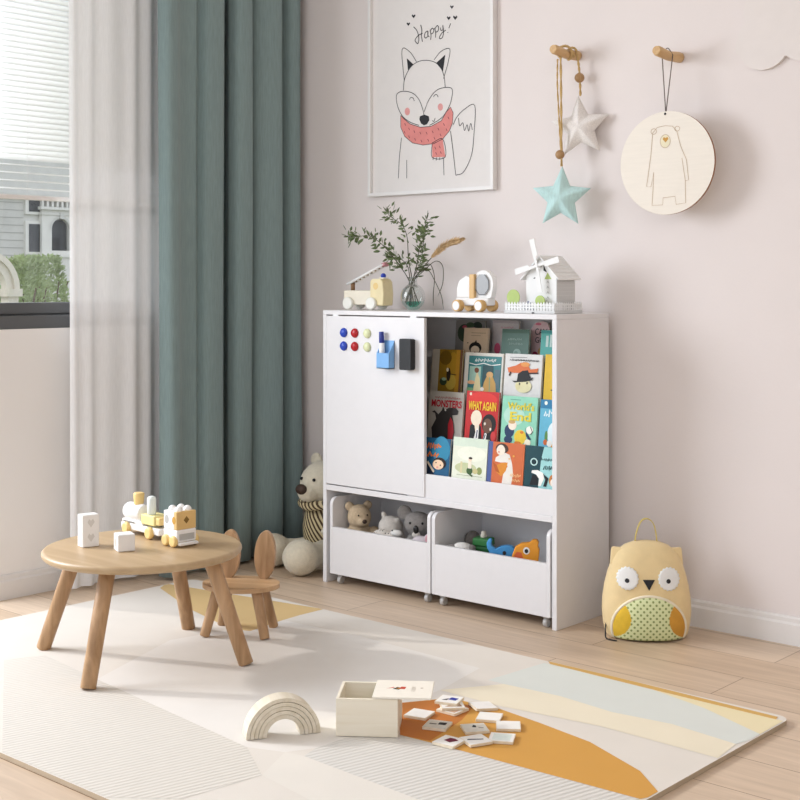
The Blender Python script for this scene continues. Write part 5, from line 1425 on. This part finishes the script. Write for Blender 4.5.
for z in zl:
    w_, f_ = ip(z, ww), ip(z, ff)
    for j in range(NS):
        a = 2 * pi * j / NS; ca, sa = cos(a), sin(a)
        x = w_ * math.copysign(abs(ca) ** (2 / 2.6), ca); y = math.copysign(abs(sa) ** (2 / 2.6), sa) * (f_ if sa < 0 else f_ * .62)
        vs.append((x, y, z))
n = len(zl)
m.add(vs, [(i * NS + j, i * NS + (j + 1) % NS, (i + 1) * NS + (j + 1) % NS, (i + 1) * NS + j) for i in range(n - 1) for j in range(NS)], 0, True)
m.add(vs[:NS], [tuple(reversed(range(NS)))], 0)
m.build('body', OY, ob)
om = lambda off: (lambda u, v, q: (u, -front(u, v) - off - q, v))
CRM = mat('owl_cream', 'f0e6cc', .9, var=.04)
# pocket: a bulging arch, wings at its sides
pc, prx, pry = .040, .112, .098
def pocket(u, v, q=0):
    r2 = ((u) / prx) ** 2 + ((v - pc) / pry) ** 2
    return (u, -front(u, max(v, .004)) - .002 - .022 * max(0, 1 - r2) ** .5 - q, max(v, .006))
def patch(name, inside, mt, q, lb=None, step=.004):
    m = MB(); idx = {}; vs = []; fs = []
    nu, nv = int(2 * prx / step) + 2, int(2 * pry / step) + 2
    def vid(i, j):
        if (i, j) not in idx:
            u = -prx + i * step; v = -pry + pc + j * step
            r = math.hypot(u / prx, (v - pc) / pry)
            if r > 1: u /= r; v = pc + (v - pc) / r
            idx[(i, j)] = len(vs); vs.append(pocket(u, v, q))
        return idx[(i, j)]
    for i in range(nu):
        for j in range(nv):
            u = -prx + (i + .5) * step; v = -pry + pc + (j + .5) * step
            if math.hypot(u / prx, (v - pc) / pry) < 1.0 and v > 0 and inside(u, v):
                fs.append((vid(i, j), vid(i + 1, j), vid(i + 1, j + 1), vid(i, j + 1)))
    m.add(vs, fs, 0, True)
    o = m.build(name, mt, ob)
    if lb: lab(o, lb)
    return o
wing = lambda u, v: ((abs(u) - .125) / .067) ** 2 + ((v - .070) / .062) ** 2 < 1
patch('front_pocket', lambda u, v: not wing(u, v), spotted('owl_belly', '8a9a58', 'dde3b0', 74, .20, .30, 0, True), 0, 'pale green pocket with green dots', .0025)
patch('wing', lambda u, v: wing(u, v) and u < 0, mat('owl_wing_left', 'd9b234', .85, var=.08, scale=40), .0, 'bright yellow wing', .0025)
patch('wing', lambda u, v: wing(u, v) and u > 0, mat('owl_wing_right', 'd29a3c', .85, var=.06, scale=40), .0, 'ochre wing', .0025)
m = MB(); rimp = []
for i in range(49):
    a = R(-22) + R(224) * i / 48
    p = pocket(prx * cos(a), pc + pry * sin(a), .001); rimp.append(p)
m.tube(rimp, .0052, 8)
m.build('piping', CRM, ob)
for s in (-1, 1):
    d = MB().disc(s * .063 - .002, .190, .033, .034, om(.0022), 0, 0, 72, 5, .05, 18)
    e = d.build('eye', mat('owl_eye_white', 'efefec', .8, var=.02), ob, recalc=False, solid=.002)
    d = MB().disc(s * .063 - .002 - s * .0 - .002, .184, .0068, .0068, om(.0042), 0, 0, 20, 2)
    d.build('pupil', K, e, recalc=False)
d = MB(); N = 8
vs = []; fs = []
for i in range(N + 1):
    v = .188 - .032 * i / N; w_ = .0185 * (1 - i / N)
    for j in range(5): vs.append(om(.0026)(-w_ + 2 * w_ * j / 4 - .001, v, 0))
d.add(vs, [(i * 5 + j, i * 5 + j + 1, i * 5 + j + 6, i * 5 + j + 5) for i in range(N) for j in range(4)], 0, True)
d.build('beak', K, ob, recalc=False)
for s in (-1, 1):
    m = MB(); b0 = [(s * .070, -.02, .272), (s * .112, -.02, .222), (s * .112, .012, .222), (s * .070, .012, .272)]; ap = (s * .109, -.006, .277)
    m.add(b0 + [ap], [(0, 1, 4), (1, 2, 4), (2, 3, 4), (3, 0, 4), (0, 1, 2, 3)])
    m.build('ear', OY, ob, bevel=.003)
m = MB(); c = bez([(-.036, .0, .285), (-.030, .0, .320), (-.016, .002, .354), (.004, .003, .362), (.022, .002, .348), (.030, 0, .318), (.034, 0, .285)], 8)
vs = []
for p in c: vs += [(p.x, p.y - .007, p.z), (p.x, p.y + .007, p.z)]
m.add(vs, [(2 * i, 2 * i + 1, 2 * i + 3, 2 * i + 2) for i in range(len(c) - 1)], 0, True)
m.build('handle', mat('owl_handle', 'd3bf72', .9, var=.05), ob, recalc=False, solid=.003)
m = MB().tube(bez([(-.128, -.03, .045), (-.131, -.05, .02), (-.130, -.062, .004), (-.115, -.080, .003), (-.10, -.088, .003)], 6), .0022, 6)
m.build('strap_end', K, ob)
MB().box(-.100, -.096, -.004, .004, 0, .02).build('side_tag', CRM, ob)
bpy.data.objects.remove(bpy.data.objects['side_tag'])

# ================================================================== toys on the play mat
ZM = .0136
rb = thing('rainbow_arch', 'pale wooden nested rainbow arch toy standing on the play mat', 'wooden toy', (1.7628 - .025 * .86, -1.612 + .025 * .51, ZM), R(59))
# local: arch in the X-Z plane, front towards -Y
radii = [.0915, .0815, .0715, .0615, .0515, .0405]
RBW = wood('rainbow_wood', 'd2c6ae', 'e2d8c6', 'Y', 1.5, .65)
for i in range(5):
    ro, ri = radii[i] - .0005, radii[i + 1] + .0005
    N = 40
    o = [(ro * cos(pi * k / N), ro * sin(pi * k / N)) for k in range(N + 1)] + [(ri * cos(pi - pi * k / N), ri * sin(pi - pi * k / N)) for k in range(N + 1)]
    dz = .025 + (.0015 if i % 2 else 0)
    MB().prism(o, lambda u, v, q: (u, q, v), -dz, dz).build('arch', RBW, rb, bevel=.0018)

bxw = thing('wooden_box', 'pale wooden box, half open, on the play mat', 'box', (1.8545, -1.5275, ZM), R(37))
BW, BD, BH, th = .149, .138, .090, .007
g = MB
MB().box(0, BW, 0, th, 0, BH).build('front_panel', PALEWOOD, bxw, bevel=.0008)
MB().box(0, BW, BD - th, BD, 0, BH).build('back_panel', PALEWOOD, bxw, bevel=.0008)
MB().box(0, th, th, BD - th, 0, BH).build('side_panel', PALEWOOD, bxw, bevel=.0008)
MB().box(BW - th, BW, th, BD - th, 0, BH - .009).build('side_panel', PALEWOOD, bxw, bevel=.0008)
MB().box(th, BW - th, th, BD - th, .004, .009).build('bottom_panel', PALEWOOD, bxw)
ld = thing('box_lid', 'pale wooden sliding lid with small red and black print, pulled out to the right', 'box lid', (1.8545, -1.5275, ZM), R(37))
MB().box(.087, .229, .0015, BD - .0015, BH + .0006, BH + .0056).build('panel', mat('lid_wood', 'f1eadc', .6, var=.02, stretch=(3, 40, 40), scale=4), ld, bevel=.0008)
LM = lambda u, v, q: (.087 + u, .0015 + v, BH + .0058 + q)
m = MB()
m.fill([(.028, .066), (.048, .074), (.046, .080)], LM, 0, 0).fill([(.044, .064), (.060, .060), (.066, .074), (.054, .080)], LM, 0, 1).fill([(.060, .066), (.074, .064), (.076, .082), (.064, .084)], LM, .0001, 0).fill([(.050, .070), (.060, .066), (.062, .074)], LM, .0002, 2)
for k in range(4): m.stroke([(.090, .050 + k * .010), (.094, .052 + k * .010), (.098, .050 + k * .010), (.100, .053 + k * .010)], .0018, LM, .0002, 3)
m.stroke([(.112, .074), (.118, .076)], .004, LM, .0002, 3)
m.build('print', [mat('print_red', 'c8482c', .6), mat('print_dark', '2c2622', .6), mat('print_orange', 'e39a3a', .6), mat('print_brown', '9a8266', .6)], ld, recalc=False)
TW = mat('tile_wood', 'e9dcc4', .6, var=.05, scale=60)
TF = mat('tile_face', 'f3f0ea', .5, var=.01)
def tile(label, x, y, rz, z=0, art=None, tx=0, ty=0, s=.060):
    t = thing('picture_tile', label, 'picture tile', (x, y, ZM + z), R(rz), 'picture tiles spread on the play mat')
    t.rotation_euler = (R(tx), R(ty), R(rz))
    MB().prism(rounded(s, s, .002), lambda u, v, q: (u, v, q), 0, .006).build('tile', TW, t, bevel=.0006)
    m = MB(); mp = lambda u, v, q: (u * s, v * s, .0062 + q)
    ms = [TF]
    m.fill([(-.47, -.47), (.47, -.47), (.47, .47), (-.47, .47)], mp, 0, 0)
    for k, (h, pts) in enumerate(art or []):
        ms.append(flat(h)); m.fill(pts, mp, .00012 * (k + 1), k + 1)
    m.build('picture', ms, t, recalc=False)
    return t
tile('blank white picture tile next to the wooden box', 1.908, -1.282, 15)
tile('tan wooden tile at the bottom of the small stack near the box', 1.948, -1.200, 2, 0, [('c9a58a', [(-.4, -.4), (.4, -.4), (.4, .3), (-.2, .4)])])
tile('tan wooden tile turned askew in the middle of the small stack', 1.938, -1.190, 48, .0064, [('b99a80', [(-.35, -.3), (.4, -.35), (.3, .3)])])
tile('picture tile with a blue and black drawing, on top of the small stack', 1.920, -1.178, 20, .0128, [('2f3a9a', [(-.05, -.05), (.3, -.12), (.36, .2), (.02, .26)]), ('22242c', [(-.3, -.2), (-.06, -.16), (-.04, .08), (-.16, -.02)])])
tile('blank white picture tile farthest back, tilted up', 1.989, -1.127, 60, .0004, None, 0, 4)
tile('blank white picture tile right of the stack', 2.054, -1.184, 28)
tile('blank white picture tile farthest right', 2.128, -1.205, 38)
tile('grey picture tile with a black drawing, in front of the box lid', 1.995, -1.316, 22, 0, [('d5d0c4', [(-.47, -.47), (.47, -.47), (.47, .47), (-.47, .47)]), ('2a2622', [(.02, -.02), (.34, -.02), (.34, .3), (.02, .24)]), ('7a746a', [(-.34, -.06), (-.04, -.06), (-.04, .06), (-.34, .04)])])
tile('grey picture tile with a small black bird, in the middle of the spread', 2.078, -1.274, 52, 0, [('dcd7cc', [(-.47, -.47), (.47, -.47), (.47, .47), (-.47, .47)]), ('26262a', [(-.1, .05), (.06, .0), (.1, .2), (.0, .3)]), ('8d877c', [(.14, -.1), (.34, -.14), (.34, -.06), (.14, -.02)])])
tile('pale picture tile with a faint green tint, nearest the orange tip', 2.168, -1.284, 30, 0, [('dfe8e0', [(-.36, -.36), (.36, -.36), (.36, .36), (-.36, .36)])])
tile('picture tile with a dark red drawing, nearest the camera', 2.090, -1.386, 6, 0, [('6e1c34', [(-.22, -.06), (.12, -.16), (.3, .2), (.06, .32), (-.14, .30)])])
tile('picture tile with a dark blue stroke, beside the red one', 2.132, -1.338, 66, .0005, [('2c3444', [(-.36, .06), (-.28, .16), (.3, -.06), (.26, -.14), (-.1, -.02)])], 0, 0)
for k, (x, y, rz, l_) in enumerate(((.028, .075, 25, 'picture tile lying in the wooden box against its left wall'), (.045, .085, 70, 'picture tile lying flat inside the wooden box'))):
    c, s = cos(R(37)), sin(R(37))
    tt = tile(l_, 1.8545 + x * c - y * s, -1.5275 + x * s + y * c, 37 + rz, .012 + k * .008)
